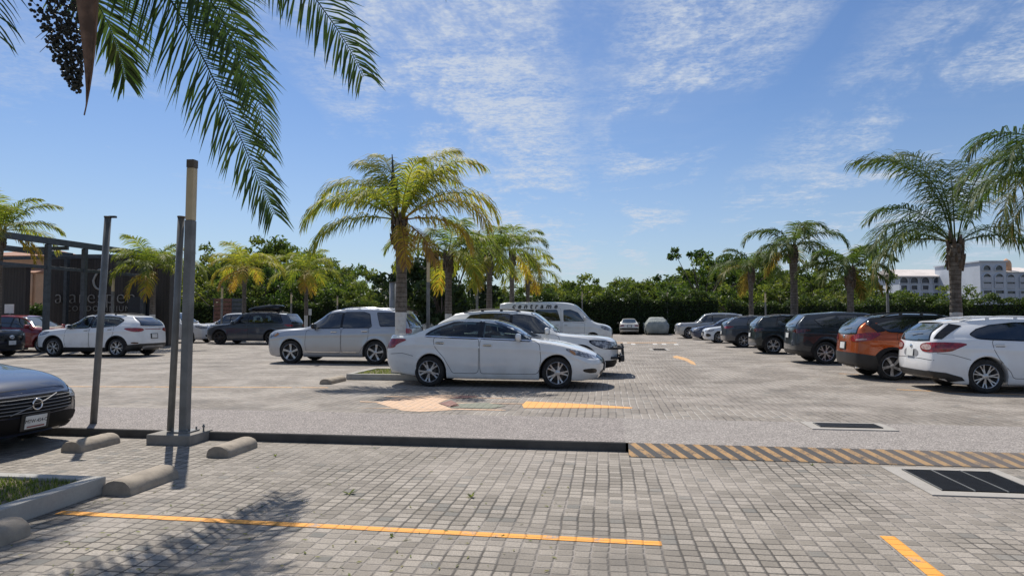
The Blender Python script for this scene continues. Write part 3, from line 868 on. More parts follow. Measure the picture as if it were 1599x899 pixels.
def finish_car(c, name, label, cat, loc, rz, group=None, wheel='five', windows=(), pillar=None, windscreen=None, rear_glass=None,
               doors=(), handles=(), mirror=None, heads=(), tails=(), grilles=(), extra=None, rails=None, rear_plate=None, front_plate=None,
               clear=False, handle_mat=None, chrome_trim=False, wip=False, steer=0.0, seams=()):
    c.root = empty(name, loc, rz); tag(c.root, label, cat, group)
    c.build_body()
    side = (0, 1, 0)
    # side glass: a dark surround, then the panes
    for sg in (-1, 1):
        mb = MB(); sd = (0, -sg, 0)
        for w in windows:
            big = [c.P(t, sg * c.W / 2, z) for t, z in shrink(w, -.022)]
            if not clear: c.patch(mb, big, sd, .0035, 0, False, .06)
            else: c.strip(mb, densify(round_poly(big, .06), .06), sd, .05, .0035, 0, True, False)
        for w in (pillar or ()): c.patch(mb, [c.P(t, sg * c.W / 2, z) for t, z in w], sd, .0035 if clear else .0055, 0, False, 0)
        if windows: mb.build('window_surround', M_GLOSSBLK, c.root)
    for w in windows:
        c.patch_pair('window', M_CLEAR if clear else M_GLASS, [c.P(t, -c.W / 2, z) for t, z in w], side, .0075, .05)
    for sg in (-1, 1):
        mb = MB()
        for line in chrome_trim or (): c.strip(mb, densify_open([c.P(t, sg * c.W / 2, z) for t, z in line], .05), (0, -sg, 0), .022, .009, 0, False, False)
        if mb.v: mb.build('chrome_trim', M_CHROME, c.root)
    if windscreen:
        t0, t1 = windscreen; pts = []
        y0 = c.roof_y(t0) * .97; y1 = c.roof_y(t1) * .94
        pts = [c.P(t0 + .10 * (abs(k / 6) ** 2), y0 * k / 6, 1.5) for k in range(-6, 7)] + [c.P(t1 + .05 * abs(k / 6) ** 2, -y1 * k / 6, 1.5) for k in range(-6, 7)]
        mb = MB(); c.patch(mb, [p for p in pts], (0, 0, -1), .005, 0, False, 0, .08); mb.build('windscreen', M_WIND, c.root)
        mb = MB(); edge = pts[:13]
        c.strip(mb, edge, (0, 0, -1), .09, .009, 0, False, False)
        for y in (-.35, .25):
            a = c.bvh.ray_cast(Vector((c.x0 - t0 - .03, y, 4)), Vector((0, 0, -1)))[0]; b = c.bvh.ray_cast(Vector((c.x0 - t0 - .16, y - .5 if y > 0 else y - .25, 4)), Vector((0, 0, -1)))[0]
            mb.tube([a + Vector((0, 0, .022)), b + Vector((0, 0, .022))], .008, 5)
        mb.build('windscreen_wipers', M_PLASTIC, c.root)
    if rear_glass:
        kind = rear_glass[0]; mb = MB(); sb = MB()
        if kind.startswith('hatch'):
            z0, z1, y0, y1 = rear_glass[1:]
            pts = [Vector((-3, y0 * k / 5, z0 - .02 * (1 - (k / 5) ** 2))) for k in range(-5, 6)] + [Vector((-3, -y1 * k / 5, z1)) for k in range(-5, 6)]
            c.patch(mb, pts, (1, 0, 0), .013, 0, False, 0, .03)
            pts = [Vector((-3, p.y * 1.05, p.z + (.02 if p.z > (z0 + z1) / 2 else -.025))) for p in pts]
            c.patch(sb, pts, (1, 0, 0), .008, 0, False, 0, .03)
        else:
            t0, t1, y0, y1 = rear_glass[1:]
            pts = [c.P(t0, y0 * k / 5, 1.4) for k in range(-5, 6)] + [c.P(t1 - .08 * (k / 5) ** 2, -y1 * k / 5, 1.4) for k in range(-5, 6)]
            c.patch(mb, pts[::-1], (0, 0, -1), .006, 0, False, 0, .08)
        mb.build('rear_window', M_WIND if kind != 'hatchdark' else M_GLASS, c.root)
        if sb.v: sb.build('rear_window_surround', M_GLOSSBLK, c.root)
    # doors: a shut line and the panel it goes round
    for dpoly in doors:
        ring = densify(round_poly([c.P(t, -c.W / 2, z) for t, z in dpoly], .10), .05)
        for sg in (1, -1):
            mb = MB()
            tmp = MB(); c.strip(tmp, ring, side, .009, .0022, 0, True, False)
            vs = [Vector(v) for v in tmp.v]
            if sg < 0: vs = [Vector((v.x, -v.y, v.z)) for v in vs]; fcs = [f[::-1] for f in tmp.f]
            else: fcs = tmp.f
            mb.add(vs, fcs, 0, True); mb.build('door_seal', M_SEAM, c.root)
    for (line, d, wd) in seams:
        line = [Vector(p) for p in line]; two = abs(line[0].y) > .3 and line[0].y * line[-1].y > 0
        for sg in ((1, -1) if two else (1,)):
            mb = MB(); c.strip(mb, densify_open([Vector((p.x, p.y * sg, p.z)) for p in line], .05), (d[0], d[1] * sg, d[2]), wd * .75, .0022, 0, False, False)
            mb.build('panel_gap', M_SEAM, c.root)
    for (t, z) in handles: handle(c, t, z, handle_mat or c.body_mat)
    if mirror: mirrors(c, mirror[0], mirror[1], mirror[2] if len(mirror) > 2 else c.body_mat)
    for (nm, mat, pts, d, off) in list(heads) + list(tails): c.patch_pair(nm, mat, pts, d, off, 2, .05)
    for (nm, mat, pts, d, off) in grilles:
        mb = MB(); c.patch(mb, pts, d, off, 0, False, 1, .06); mb.build(nm, mat, c.root)
    if rails: roof_rails(c, rails[0], rails[1], rails[2])
    if rear_plate: plate(c, True, *rear_plate)
    if front_plate: plate(c, False, *front_plate)
    if wip: wiper(c)
    if extra: extra(c)
    holes = [shrink(w, .012) for w in windows] if clear else ()
    c.finish_body(holes=holes)
    if clear: cabin(c)
    add_wheels(c, wheel, steer)
    return c
def densify_open(p, step):
    q = []
    for a, b in zip(p[:-1], p[1:]):
        n = max(1, int((b - a).length / step)); q += [a.lerp(b, k / n) for k in range(n)]
    return q + [p[-1]]
def cabin(c):
    """seats, wheel and floor seen through the side glass"""
    mb = MB(); tb = c.f_belt(2.2)
    for (t, zz) in ((c.seat_t, 0), (c.seat_t + .88, .02)):
        for y in (-.37, .37):
            rot = Matrix.Rotation(R_(-14), 3, 'Y')
            mb.bbox((c.x0 - t, y, tb - .14 + zz), (.15, .48, .62), .05, 0, rot)
            mb.bbox((c.x0 - t - .10, y, tb + .26 + zz), (.10, .26, .17), .04, 0, rot)
            mb.bbox((c.x0 - t + .28, y, tb - .45), (.5, .5, .16), .05, 0)
    mb.build('seat', M_SEAT, c.root)
    mb = MB(); mb.bbox((c.x0 - c.seat_t + .95, 0, tb - .16), (.35, 1.40, .26), .06)
    mb.tube([Vector((c.x0 - c.seat_t + .62 + .06 * math.sin(a), .37 + .19 * math.cos(a), tb - .02 + .18 * math.sin(a))) for a in [2 * math.pi * k / 16 for k in range(17)]], .015, 6)
    mb.build('dashboard', M_PLASTIC, c.root)

def place_by_wheel(c, which, px, py, nose, z=0.0, rzadd=0.0):
    """nose 'right' or 'left'; px, py is where the near wheel of that axle meets the ground"""
    rz = (-PSI if nose == 'right' else math.pi - PSI) + rzadd
    g = gnd(px, py, z); xw = c.wb / 2 if which == 'front' else -c.wb / 2
    yw = -(c.W / 2 - .02) if nose == 'right' else (c.W / 2 - .02)
    off = Matrix.Rotation(rz, 3, 'Z') @ Vector((xw, yw, 0))
    return (g - off), rz
# ------------------------------------------------------------------ the vehicles in the lot
def suv(L, W, H, wb, fo, wr, gc=.20, hn=.92, hc=1.08, tc=1.30, tr0=2.05, b0=1.03, b1=1.13, rs=.42, roofy=.62, col=(.7, .7, .7), metal=0, dust=.12, clad=None, arch=0.0,
        roof_from=None, tB=None, tC=None, tD=None, swf=.20, swr=.13, name='suv', sedan=None, drop=.085, **k):
    if sedan:
        top = sedan['top']; xr = sedan['xr']
    else:
        top = [(0, hn), (.05, hn + .03), (.22, hn + .075), (tc * .6, hn + (hc - hn) * .62 + .02), (tc, hc), (lerp(tc, tr0, .5), lerp(hc, H - .06, .53)), (tr0, H - .06), (tr0 + .35, H - .018),
               (tr0 + 1.0, H), (L - 1.3, H - .012), (L - .5, H - .055), (L, H - drop)]
        xr = [(.2, .11), (.36, .03), (.55, 0), (.82, .02), (b1 - .02, .06), (b1 + .1, .11), (H - drop, rs), (H, rs + .05)]
    xf = k.pop('xf', [(.2, .12), (.34, .03), (.52, 0), (hn - .12, .02), (hn - .03, .06), (hn, .10), (H, .12)])
    c = Car(L=L, W=W, H=H, wb=wb, fo=fo, wr=wr, gc=gc, top=top, belt=[(0, hn - .07), (tc * .7, hc - .10), (tc + .25, b0), (L * .6, lerp(b0, b1, .45)), (L - .6, b1), (L, b1)], xf=xf, xr=xr,
            roofy=roofy, swf=swf, swr=swr, **k)
    c.tc, c.tr0, c.hn, c.b0, c.b1 = tc, tr0, hn, b0, b1
    c.tB, c.tC, c.tD = tB, tC, tD
    x0 = c.x0
    c.body_mat = paint(name + '_paint', col, metal, clad=clad, wheels=[(x0 - fo, wr, c.ra), (x0 - fo - wb, wr, c.ra)], arch=arch, roof_from=roof_from, dust=dust)
    return c
def side_windows(c, rear_cut=.25, hi=.115, gap=.075, t0=None, lo=.035):
    t0 = t0 or c.tc + .12
    w = [c.win_outline(t0, c.tB - gap / 2, lo, hi), c.win_outline(c.tB + gap / 2, c.tC - (0 if c.tD else 0), lo, hi, rear_cut=0 if c.tD else rear_cut)]
    if c.tD: w.append(c.win_outline(c.tC + .07, c.tD, lo, hi, rear_cut=rear_cut))
    pill = [[(c.tB - gap, c.f_belt(c.tB) + lo), (c.tB + gap, c.f_belt(c.tB) + lo), (c.tB + gap, c.f_top(c.tB) - hi), (c.tB - gap, c.f_top(c.tB) - hi)]]
    return w, pill
def side_doors(c, zs=None):
    zs = zs or c.gc + .13; a = c.fo + c.ra + .09; r = c.fo + c.wb
    return [[(a + .03, zs), (a - .02, zs + .3), (a + .01, c.f_belt(a) - .04), (a + .1, c.f_belt(a) + .02), (c.tB, c.f_belt(c.tB) + .02), (c.tB, zs + .1), (c.tB - .02, zs)],
            [(c.tB + .03, zs), (c.tB + .02, zs + .3), (c.tB + .02, c.f_belt(c.tB) + .02), (c.tC, c.f_belt(c.tC) + .02), (c.tC - .02, .86), (r - c.ra * .62, c.wr + c.ra * .86), (r - c.ra - .05, c.wr + .08), (r - c.ra - .10, zs)]]
FRR = (-.78, .62, -.05)      # towards the front right corner
RRR = (.74, .66, -.05)       # towards the rear right corner
def head_pts(c, z, h=.13, wi=.55, back=.62, rise=.06):
    W2 = c.W / 2
    return [c.P(.10, -W2 + wi, z - h * .35), c.P(.12, -W2 + wi * .9, z + h * .15), c.P(.35, -W2 + .12, z + h * .55 + rise * .4), c.P(back, -W2, z + h * .5 + rise), c.P(back - .22, -W2, z - h * .35), c.P(.25, -W2 + .2, z - h * .75)]
def tail_pts(c, z, h=.16, wi=.42, fwd=.42, low=0.0):
    W2 = c.W / 2; L = c.L
    return [c.P(L - .06, -W2 + wi, z - h * .35), c.P(L - .08, -W2 + wi, z + h * .30), c.P(L - .18, -W2 + .10, z + h * .45), c.P(L - fwd, -W2, z + h * .42), c.P(L - fwd + .16, -W2, z - h * .2 - low), c.P(L - .15, -W2 + .10, z - h * .62 - low)]
def F(c, y, z): return Vector((c.x0, y, z))          # a point seen from the front
def B(c, y, z): return Vector((c.x0 - c.L, y, z))    # a point seen from behind
def fpoly(c, pts): return [F(c, y, z) for y, z in pts] + [F(c, -y, z) for y, z in pts[::-1] if abs(y) > 1e-6]
def bpoly(c, pts): return [B(c, y, z) for y, z in pts] + [B(c, -y, z) for y, z in pts[::-1] if abs(y) > 1e-6]
FD = (-1, 0, 0); BD = (1, 0, 0)
def lower_bumper(c, zt, zc, zb, fwd=.45):
    L, W2 = c.L, c.W / 2; mb = MB()
    c.patch(mb, bpoly(c, [(0, zt), (W2 - .18, zt), (W2 - .06, zt - .02), (W2 - .06, zb + .03), (W2 - .2, zb), (0, zb)]), BD, .010, 0, False, 0, .06)
    c.patch(mb, [c.P(L, -W2 + .24, zt - .01), c.P(L - .2, -W2 + .04, zt - .02), c.P(L - fwd, -W2, zc), c.P(L - fwd - .06, -W2, zb + .06), c.P(L - .22, -W2 + .04, zb), c.P(L - .02, -W2 + .24, zb)], RRR, .011, 0, True, 0, .06)
    mb.build('lower_bumper', M_PLASTIC, c.root)
def emblem(c, rear, z, r=.05, mat=None):
    d = Vector((1, 0, 0)) if rear else Vector((-1, 0, 0))
    hit = c.bvh.ray_cast(Vector((-8 if rear else 8, 0, z)), d); mb = MB(); n = hit[1] if hit[1].dot(d) < 0 else -hit[1]
    q = n.to_track_quat('Y', 'Z').to_matrix(); t = MB(); t.lathe_y([(r, .004), (r, .014), (r * .75, .016), (.001, .016)], 20)
    mb.add([hit[0] + q @ Vector((v[0] * 1.25, v[1], v[2] * .85)) for v in t.v], t.f, 0, True); mb.build('emblem', mat or M_CHROME, c.root)
def exhaust(c, y, z=.27):
    for sg in (-1, 1):
        mb = MB(); x = c.x0 - c.L + .14; mb.tube([(x, sg * y, z), (x + .25, sg * y, z)], [.038, .036], 12); mb.build('exhaust_pipe', M_CHROME, c.root)

GL = 'vehicles parked in the lot'
# -- white four-door saloon, side on, in the middle
c = suv(4.86, 1.83, 1.47, 2.78, .96, .33, gc=.17, hn=.66, tc=1.42, tr0=2.38, b0=.985, b1=1.09, roofy=.585, col=(.74, .745, .73), dust=.09, swf=.30, swr=.20, name='pearl_white',
        xf=[(.2, .12), (.32, .03), (.50, 0), (.60, .03), (.66, .12), (1.4, .12)], tB=2.62, tC=3.62, bot=[(0, .20), (.3, .17), (3.7, .19), (4.86, .30)],
        sedan=dict(top=[(0, .66), (.06, .70), (.25, .775), (.7, .90), (1.15, .985), (1.42, 1.03), (1.9, 1.265), (2.25, 1.405), (2.55, 1.455), (2.95, 1.472), (3.3, 1.44), (3.7, 1.33), (4.05, 1.195), (4.33, 1.115), (4.6, 1.105), (4.80, 1.115), (4.86, 1.09)],
                   xr=[(.2, .20), (.36, .08), (.55, .01), (.75, 0), (.95, .05), (1.09, .10), (1.5, .1)]))
c.seat_t = 2.45
g, rz = place_by_wheel(c, 'front', 870, 607, 'right', 0, R_(-1.2))
w1 = [(1.52, 1.02), (1.78, 1.165), (2.1, 1.29), (2.4, 1.36), (2.585, 1.385), (2.585, 1.065), (2.0, 1.045)]
w2 = [(2.66, 1.068), (2.66, 1.392), (2.95, 1.395), (3.25, 1.355), (3.55, 1.25), (3.72, 1.165), (3.84, 1.115), (3.5, 1.095)]
finish_car(c, 'parked_car', 'white four-door saloon parked side on, nearest to the kerb in the middle of the lot', 'car', g, rz, GL, 'five', windows=[w1, w2],
           pillar=[[(2.56, 1.06), (2.69, 1.065), (2.69, 1.40), (2.56, 1.39)]], windscreen=(1.47, 2.33), rear_glass=('saloon', 3.30, 4.22, .50, .56),
           doors=[[(1.36, .30), (1.30, .62), (1.33, .93), (1.45, 1.0), (2.62, 1.05), (2.615, .42), (2.60, .30)], [(2.65, .30), (2.64, .6), (2.64, 1.05), (3.66, 1.07), (3.62, .86), (3.40, .62), (3.27, .40), (3.22, .30)]],
           handles=[(2.45, .90), (3.50, .945)], mirror=(1.78, 1.04),
           heads=[('headlight', M_HEAD, [c.P(.12, -.45, .63), c.P(.16, -.55, .70), c.P(.45, -.85, .80), c.P(.78, -.92, .86), c.P(.60, -.92, .72), c.P(.25, -.70, .61)], FRR, .006),
                  ('indicator', M_AMBER, [c.P(.52, -.92, .79), c.P(.66, -.92, .83), c.P(.60, -.92, .72), c.P(.50, -.92, .70)], FRR, .011),
                  ('fog_lamp', M_GLOSSBLK, [c.P(.15, -.62, .33), c.P(.2, -.66, .43), c.P(.48, -.88, .42), c.P(.38, -.84, .33)], FRR, .006)],
           tails=[('tail_light', M_TAIL, [c.P(4.80, -.62, .85), c.P(4.80, -.60, .99), c.P(4.70, -.80, 1.03), c.P(4.22, -.9, 1.035), c.P(4.48, -.9, .92), c.P(4.56, -.9, .83), c.P(4.75, -.78, .81)], RRR, .007)],
           grilles=[('grille', M_GLOSSBLK, fpoly(c, [(0, .70), (.42, .68), (.50, .62), (.40, .50), (0, .49)]), FD, .006), ('lower_grille', M_PLASTIC, fpoly(c, [(0, .38), (.5, .37), (.42, .26), (0, .25)]), FD, .006)],
           seams=[([c.P(4.10, -.9, .66), c.P(4.35, -.9, .72), c.P(4.62, -.9, .70)], (0, 1, 0), .012), ([c.P(.62, -.9, .90), c.P(1.0, -.88, .95), c.P(1.32, -.85, .985)], (0, .6, -.8), .012)],
           rear_plate=(.80,), front_plate=(.43,), clear=True, chrome_trim=[[(1.50, 1.0), (2.0, 1.022), (2.6, 1.043), (3.3, 1.065), (3.84, 1.09)]], steer=R_(3), handle_mat=M_CHROME)

# -- white crossover behind it, dark grille guard in front
c = suv(4.85, 1.89, 1.69, 2.79, .95, .37, hn=.92, hc=1.09, tc=1.45, tr0=2.22, b0=1.06, b1=1.19, rs=.62, col=(.72, .73, .73), clad=.42, arch=.03, tB=2.72, tC=3.60, tD=4.10, name='white_crossover', swf=.30)
g, rz = place_by_wheel(c, 'front', 906, 589, 'right')
w, p = side_windows(c, .30)
def guard(c):
    mb = MB(); x = c.x0 + .10
    for z in (.48, .72): mb.tube([(x - .30, -.78, z), (x - .02, -.6, z), (x + .03, 0, z), (x - .02, .6, z), (x - .30, .78, z)], .032, 8)
    for y in (-.45, .45): mb.tube([(x - .08, y, .36), (x + .02, y, .55), (x + .0, y, .80)], .03, 8)
    mb.bbox((x + .0, 0, .47), (.10, 1.5, .16), .03)
    mb.build('grille_guard', M_PLASTIC, c.root)
finish_car(c, 'parked_car', 'white crossover with black grille guard and tinted windows parked behind the white saloon', 'car', g, rz, GL, 'multi', windows=w, pillar=p, windscreen=(1.49, 2.18),
           rear_glass=('hatch', 1.18, 1.50, .64, .54), doors=side_doors(c), handles=[(2.5, .98), (3.45, 1.03)], mirror=(1.78, 1.12),
           heads=[('headlight', M_HEAD, head_pts(c, .80, .12, .5, .70), FRR, .006), ('headlight_housing', M_GLOSSBLK, head_pts(c, .80, .17, .54, .76), FRR, .004)], tails=[('tail_light', M_TAIL, tail_pts(c, 1.03), RRR, .006)],
           grilles=[('grille', M_GLOSSBLK, fpoly(c, [(0, .80), (.42, .80), (.30, .62), (.50, .36), (0, .36)]), FD, .006)], rails=(2.5, 4.0, M_PLASTIC), rear_plate=(.86,), extra=guard)

# -- white high-roof passenger van further back
vtop = [(0, .98), (.05, 1.02), (.3, 1.12), (.8, 1.22), (1.0, 1.30), (1.55, 1.86), (1.95, 2.16), (2.4, 2.25), (3.1, 2.28), (5.4, 2.27), (5.9, 2.20)]
c = Car(L=5.9, W=1.95, H=2.28, wb=3.86, fo=1.0, wr=.345, gc=.22, top=vtop, belt=[(0, .90), (.8, 1.14), (1.2, 1.22), (2, 1.24), (5.9, 1.24)], xf=[(.2, .1), (.4, .02), (.6, 0), (.9, .04), (1.0, .1), (2, .12)],
        xr=[(.2, .08), (.5, 0), (1.2, .03), (2.2, .12), (2.3, .13)], roofy=.80, swf=.24, swr=.08)
c.body_mat = paint('van_white', (.74, .74, .72), dust=.12)
c.tc, c.tr0, c.hn, c.b0, c.b1 = 1.0, 1.95, .98, 1.22, 1.24
def vanx(c):
    ink = simple('letter_black', (.012, .012, .014), .5)
    for sg in (-1, 1):
        mb = MB(); hit = c.bvh.ray_cast(Vector((c.x0 - 3.95, sg * 4, 2.05)), Vector((0, -sg, 0)))
        n = hit[1] if hit[1].y * sg > 0 else -hit[1]; up = (Vector((0, 0, 1)) - n * n.z).normalized(); ux = up.cross(n)
        text_mb(mb, 'centrame', .36, hit[0] + n * .012, ux, up, 0, .006, shear=.25, bold=.010, spacing=1.75)
        mb.build('lettering', ink, c.root)
    mb = MB(); mb.tube([(c.x0 - 2.6, 0, 2.27), (c.x0 - 2.62, 0, 2.42)], .006, 5); mb.build('aerial', M_PLASTIC, c.root)
g = atY(961, 500, 33.4); loc = Vector((g.x, g.y + .9, 0)) - RX * c.x0
finish_car(c, 'passenger_van', 'white high-roof van with dark lettering along its roof edge', 'van', loc, -PSI, GL, 'steel',
           windows=[[(1.42, 1.30), (1.75, 1.72), (2.12, 1.86), (2.46, 1.86), (2.46, 1.30)], [(2.62, 1.32), (2.80, 1.86), (3.9, 1.86), (3.9, 1.32)], [(3.98, 1.32), (3.98, 1.86), (5.5, 1.86), (5.5, 1.32)]], windscreen=(1.04, 1.90),
           rear_glass=('hatch', 1.3, 1.85, .7, .66), doors=[[(1.45, .45), (1.38, 1.2), (2.54, 1.26), (2.54, .45)], [(2.6, .42), (2.6, 1.95), (3.94, 1.95), (3.94, .42)]], handles=[(2.35, 1.10), (2.8, 1.10)], mirror=(1.40, 1.42),
           heads=[('headlight', M_HEAD, [c.P(.10, -.50, .80), c.P(.12, -.5, .90), c.P(.4, -.85, 1.05), c.P(.62, -.95, 1.06), c.P(.5, -.95, .88), c.P(.2, -.75, .78)], FRR, .007)], tails=[('tail_light', M_TAIL, [c.P(5.88, -.78, .8), c.P(5.84, -.76, 1.3), c.P(5.8, -.95, 1.3), c.P(5.8, -.95, .8)], RRR, .007)],
           grilles=[('grille', M_GLOSSBLK, fpoly(c, [(0, .80), (.45, .80), (.5, .62), (.4, .45), (0, .45)]), FD, .007)], extra=vanx)

# -- silver three-row estate, nose to the left
c = suv(5.02, 2.00, 1.79, 2.86, .98, .375, gc=.22, hn=1.0, hc=1.17, tc=1.42, tr0=2.28, b0=1.10, b1=1.17, rs=.40, roofy=.68, col=(.42, .435, .46), metal=.55, dust=.08, tB=2.68, tC=3.62, tD=4.62, name='silver', swf=.24)
g, rz = place_by_wheel(c, 'front', 453, 567.5, 'left')
w, p = side_windows(c, .12, .13)
w[1] = [(2.72, 1.16), (2.72, 1.65), (3.36, 1.65), (3.56, 1.60), (3.68, 1.20), (3.64, 1.17)]
w[2] = [(3.98, 1.21), (3.80, 1.64), (4.50, 1.62), (4.62, 1.50), (4.68, 1.22)]
finish_car(c, 'parked_car', 'silver three-row family car with roof rails, parked nose left behind the palm', 'car', g, rz, GL, 'turbine', windows=w, pillar=p, windscreen=(1.46, 2.24),
           rear_glass=('hatch', 1.18, 1.58, .72, .62), doors=side_doors(c), handles=[(2.45, 1.03), (3.48, 1.05)], mirror=(1.80, 1.18, M_PLASTIC),
           heads=[('headlight', M_HEAD, head_pts(c, .90, .15, .45, .55, .03), FRR, .007), ('indicator', M_AMBER, [c.P(.36, -1, .97), c.P(.52, -1, .98), c.P(.46, -1, .88), c.P(.33, -1, .86)], FRR, .012)], tails=[('tail_light', M_TAIL, tail_pts(c, 1.06, .20, .36, .30), RRR, .007)],
           grilles=[('grille', M_CHROME, fpoly(c, [(0, .90), (.50, .90), (.56, .72), (0, .66)]), FD, .007), ('lower_grille', M_PLASTIC, fpoly(c, [(0, .5), (.6, .5), (.5, .34), (0, .34)]), FD, .006)], rails=(2.55, 4.4, M_CHROME), rear_plate=(.86,), front_plate=(.58,), handle_mat=M_CHROME,
           chrome_trim=[[(1.35, .40), (2.0, .385), (3.2, .38)]])

# -- white compact crossover with its tailgate towards the camera, left
c = suv(4.48, 1.86, 1.63, 2.67, .91, .355, hn=.93, hc=1.09, tc=1.30, tr0=2.05, b0=1.05, b1=1.17, rs=.50, roofy=.60, col=(.72, .73, .735), clad=.36, arch=.055, tB=2.42, tC=3.46, name='white_compact')
c.seat_t = 2.3
g, rz = place_by_wheel(c, 'rear', 181, 557.5, 'left')
w, p = side_windows(c, .10)
w[1] = [(2.47, 1.13), (2.47, 1.50), (3.0, 1.50), (3.45, 1.455), (3.72, 1.37), (3.52, 1.19)]
def diffuser(c):
    lower_bumper(c, .50, .46, .24)
    mb = MB(); c.patch(mb, bpoly(c, [(0, .42), (.55, .42), (.62, .36), (.5, .30), (0, .30)]), BD, .02, 0, False, 1, .06); mb.build('skid_plate', M_STEEL2, c.root); exhaust(c, .5, .30)
finish_car(c, 'parked_car', 'white compact crossover with black arches, its tailgate turned to the right', 'car', g, rz, GL, 'y', windows=w, pillar=p, windscreen=(1.34, 2.0), rear_glass=('hatchdark', 1.20, 1.47, .62, .52),
           doors=side_doors(c), handles=[(2.28, 1.0), (3.28, 1.04)], mirror=(1.62, 1.10), heads=[('headlight', M_HEAD, head_pts(c, .86, .11, .45, .75), FRR, .006)],
           tails=[('tail_light', M_TAIL, tail_pts(c, 1.03, .16, .40, .62), RRR, .007), ('reflector', M_TAILDK, [c.P(4.42, -.80, .50), c.P(4.42, -.8, .56), c.P(4.2, -.92, .57), c.P(4.2, -.92, .51)], RRR, .008)],
           grilles=[('grille', M_GLOSSBLK, fpoly(c, [(0, .76), (.42, .78), (.36, .64), (0, .62)]), FD, .006), ('light_bar', M_TAIL, bpoly(c, [(0, 1.055), (.5, 1.06), (.5, 1.035), (0, 1.03)]), BD, .009)], rails=(2.3, 3.7, M_PLASTIC), rear_plate=(.78,), front_plate=(.5,), extra=diffuser, clear=True)

# -- dark red hatchback beyond, nose right
c = suv(4.45, 1.80, 1.60, 2.70, .92, .33, hn=.88, hc=1.05, tc=1.25, tr0=2.15, b0=1.0, b1=1.10, rs=.45, col=(.20, .012, .022), metal=.25, dust=.06, tB=2.45, tC=3.4, name='dark_red')
loc = atY(62, 500, 28.4); loc = Vector((loc.x, loc.y + .9, 0)) - RX * 1.15
w, p = side_windows(c)
finish_car(c, 'parked_car', 'dark red hatchback facing right beyond the white compact crossover', 'car', loc, -PSI, GL, 'multi', windows=w, pillar=p, windscreen=(1.29, 2.1), rear_glass=('hatch', 1.15, 1.45, .6, .5), doors=side_doors(c), handles=[(2.3, .95)], mirror=(1.55, 1.06),
           heads=[('headlight', M_HEAD, head_pts(c, .76), FRR, .006)], grilles=[('grille', M_GLOSSBLK, fpoly(c, [(0, .7), (.5, .7), (.4, .4), (0, .4)]), FD, .006)])

# -- dark blue car cut by the left edge, nose right
c = suv(4.5, 1.80, 1.62, 2.65, .93, .34, hn=.96, hc=1.08, tc=1.3, tr0=2.1, b0=1.05, b1=1.12, rs=.4, col=(.010, .015, .028), metal=.1, dust=.02, tB=2.45, tC=3.4, name='dark_blue', swf=.26)
loc = atY(-10, 530, 24.2); loc = Vector((loc.x, loc.y + .9, 0)) - RX * c.x0
w, p = side_windows(c)
finish_car(c, 'parked_car', 'dark blue car whose nose shows at the edge in front of the dark red hatchback', 'car', loc, -PSI, GL, 'multi', windows=w, pillar=p, windscreen=(1.34, 2.05), doors=side_doors(c), mirror=(1.6, 1.1), heads=[('headlight', M_HEAD, head_pts(c, .86, .14, .4), FRR, .006)],
           grilles=[('grille', M_GLOSSBLK, fpoly(c, [(0, .88), (.55, .88), (.6, .62), (0, .60)]), FD, .006), ('lower_grille', M_PLASTIC, fpoly(c, [(0, .5), (.6, .5), (.5, .32), (0, .32)]), FD, .006)], front_plate=(.54,), extra=lambda c: emblem(c, False, .75, .085))

# -- black car peeking between
c = suv(4.5, 1.78, 1.49, 2.65, .93, .32, gc=.16, hn=.72, hc=.98, tc=1.3, tr0=2.2, b0=.96, b1=1.04, rs=.5, col=(.02, .02, .022), dust=.1, tB=2.45, tC=3.4, name='black_saloon')
loc = atY(112, 500, 37.5); loc = Vector((loc.x, loc.y, 0)) - RX * c.x0 * .55
w, p = side_windows(c)
finish_car(c, 'parked_car', 'black car with only its roof showing between the red hatchback and the white compact crossover', 'car', loc, -PSI, GL, 'multi', windows=w, pillar=p, windscreen=(1.34, 2.15), doors=side_doors(c), mirror=(1.6, 1.02))

# -- white truck-like car behind the lamp posts, nose right
c = suv(5.2, 1.92, 1.80, 3.1, .95, .37, hn=1.02, hc=1.14, tc=1.4, tr0=2.1, b0=1.12, b1=1.16, rs=.3, roofy=.68, col=(.72, .73, .74), dust=.08, tB=2.55, tC=3.5, tD=4.7, name='white_estate', swf=.24)
loc = atY(322, 520, 38.6); loc = Vector((loc.x, loc.y + .95, 0)) - RX * c.x0
w, p = side_windows(c)
finish_car(c, 'parked_car', 'white large family car facing right, partly hidden by the grey lamp post', 'car', loc, -PSI, GL, 'multi', windows=w, pillar=p, windscreen=(1.44, 2.06), doors=side_doors(c), mirror=(1.75, 1.16),
           heads=[('headlight', M_HEAD, head_pts(c, .90, .13, .5), FRR, .006)], grilles=[('grille', M_GLOSSBLK, fpoly(c, [(0, .9), (.5, .88), (.5, .66), (0, .62)]), FD, .006), ('lower_grille', M_PLASTIC, fpoly(c, [(0, .5), (.7, .5), (.6, .34), (0, .34)]), FD, .006)], front_plate=(.56,))

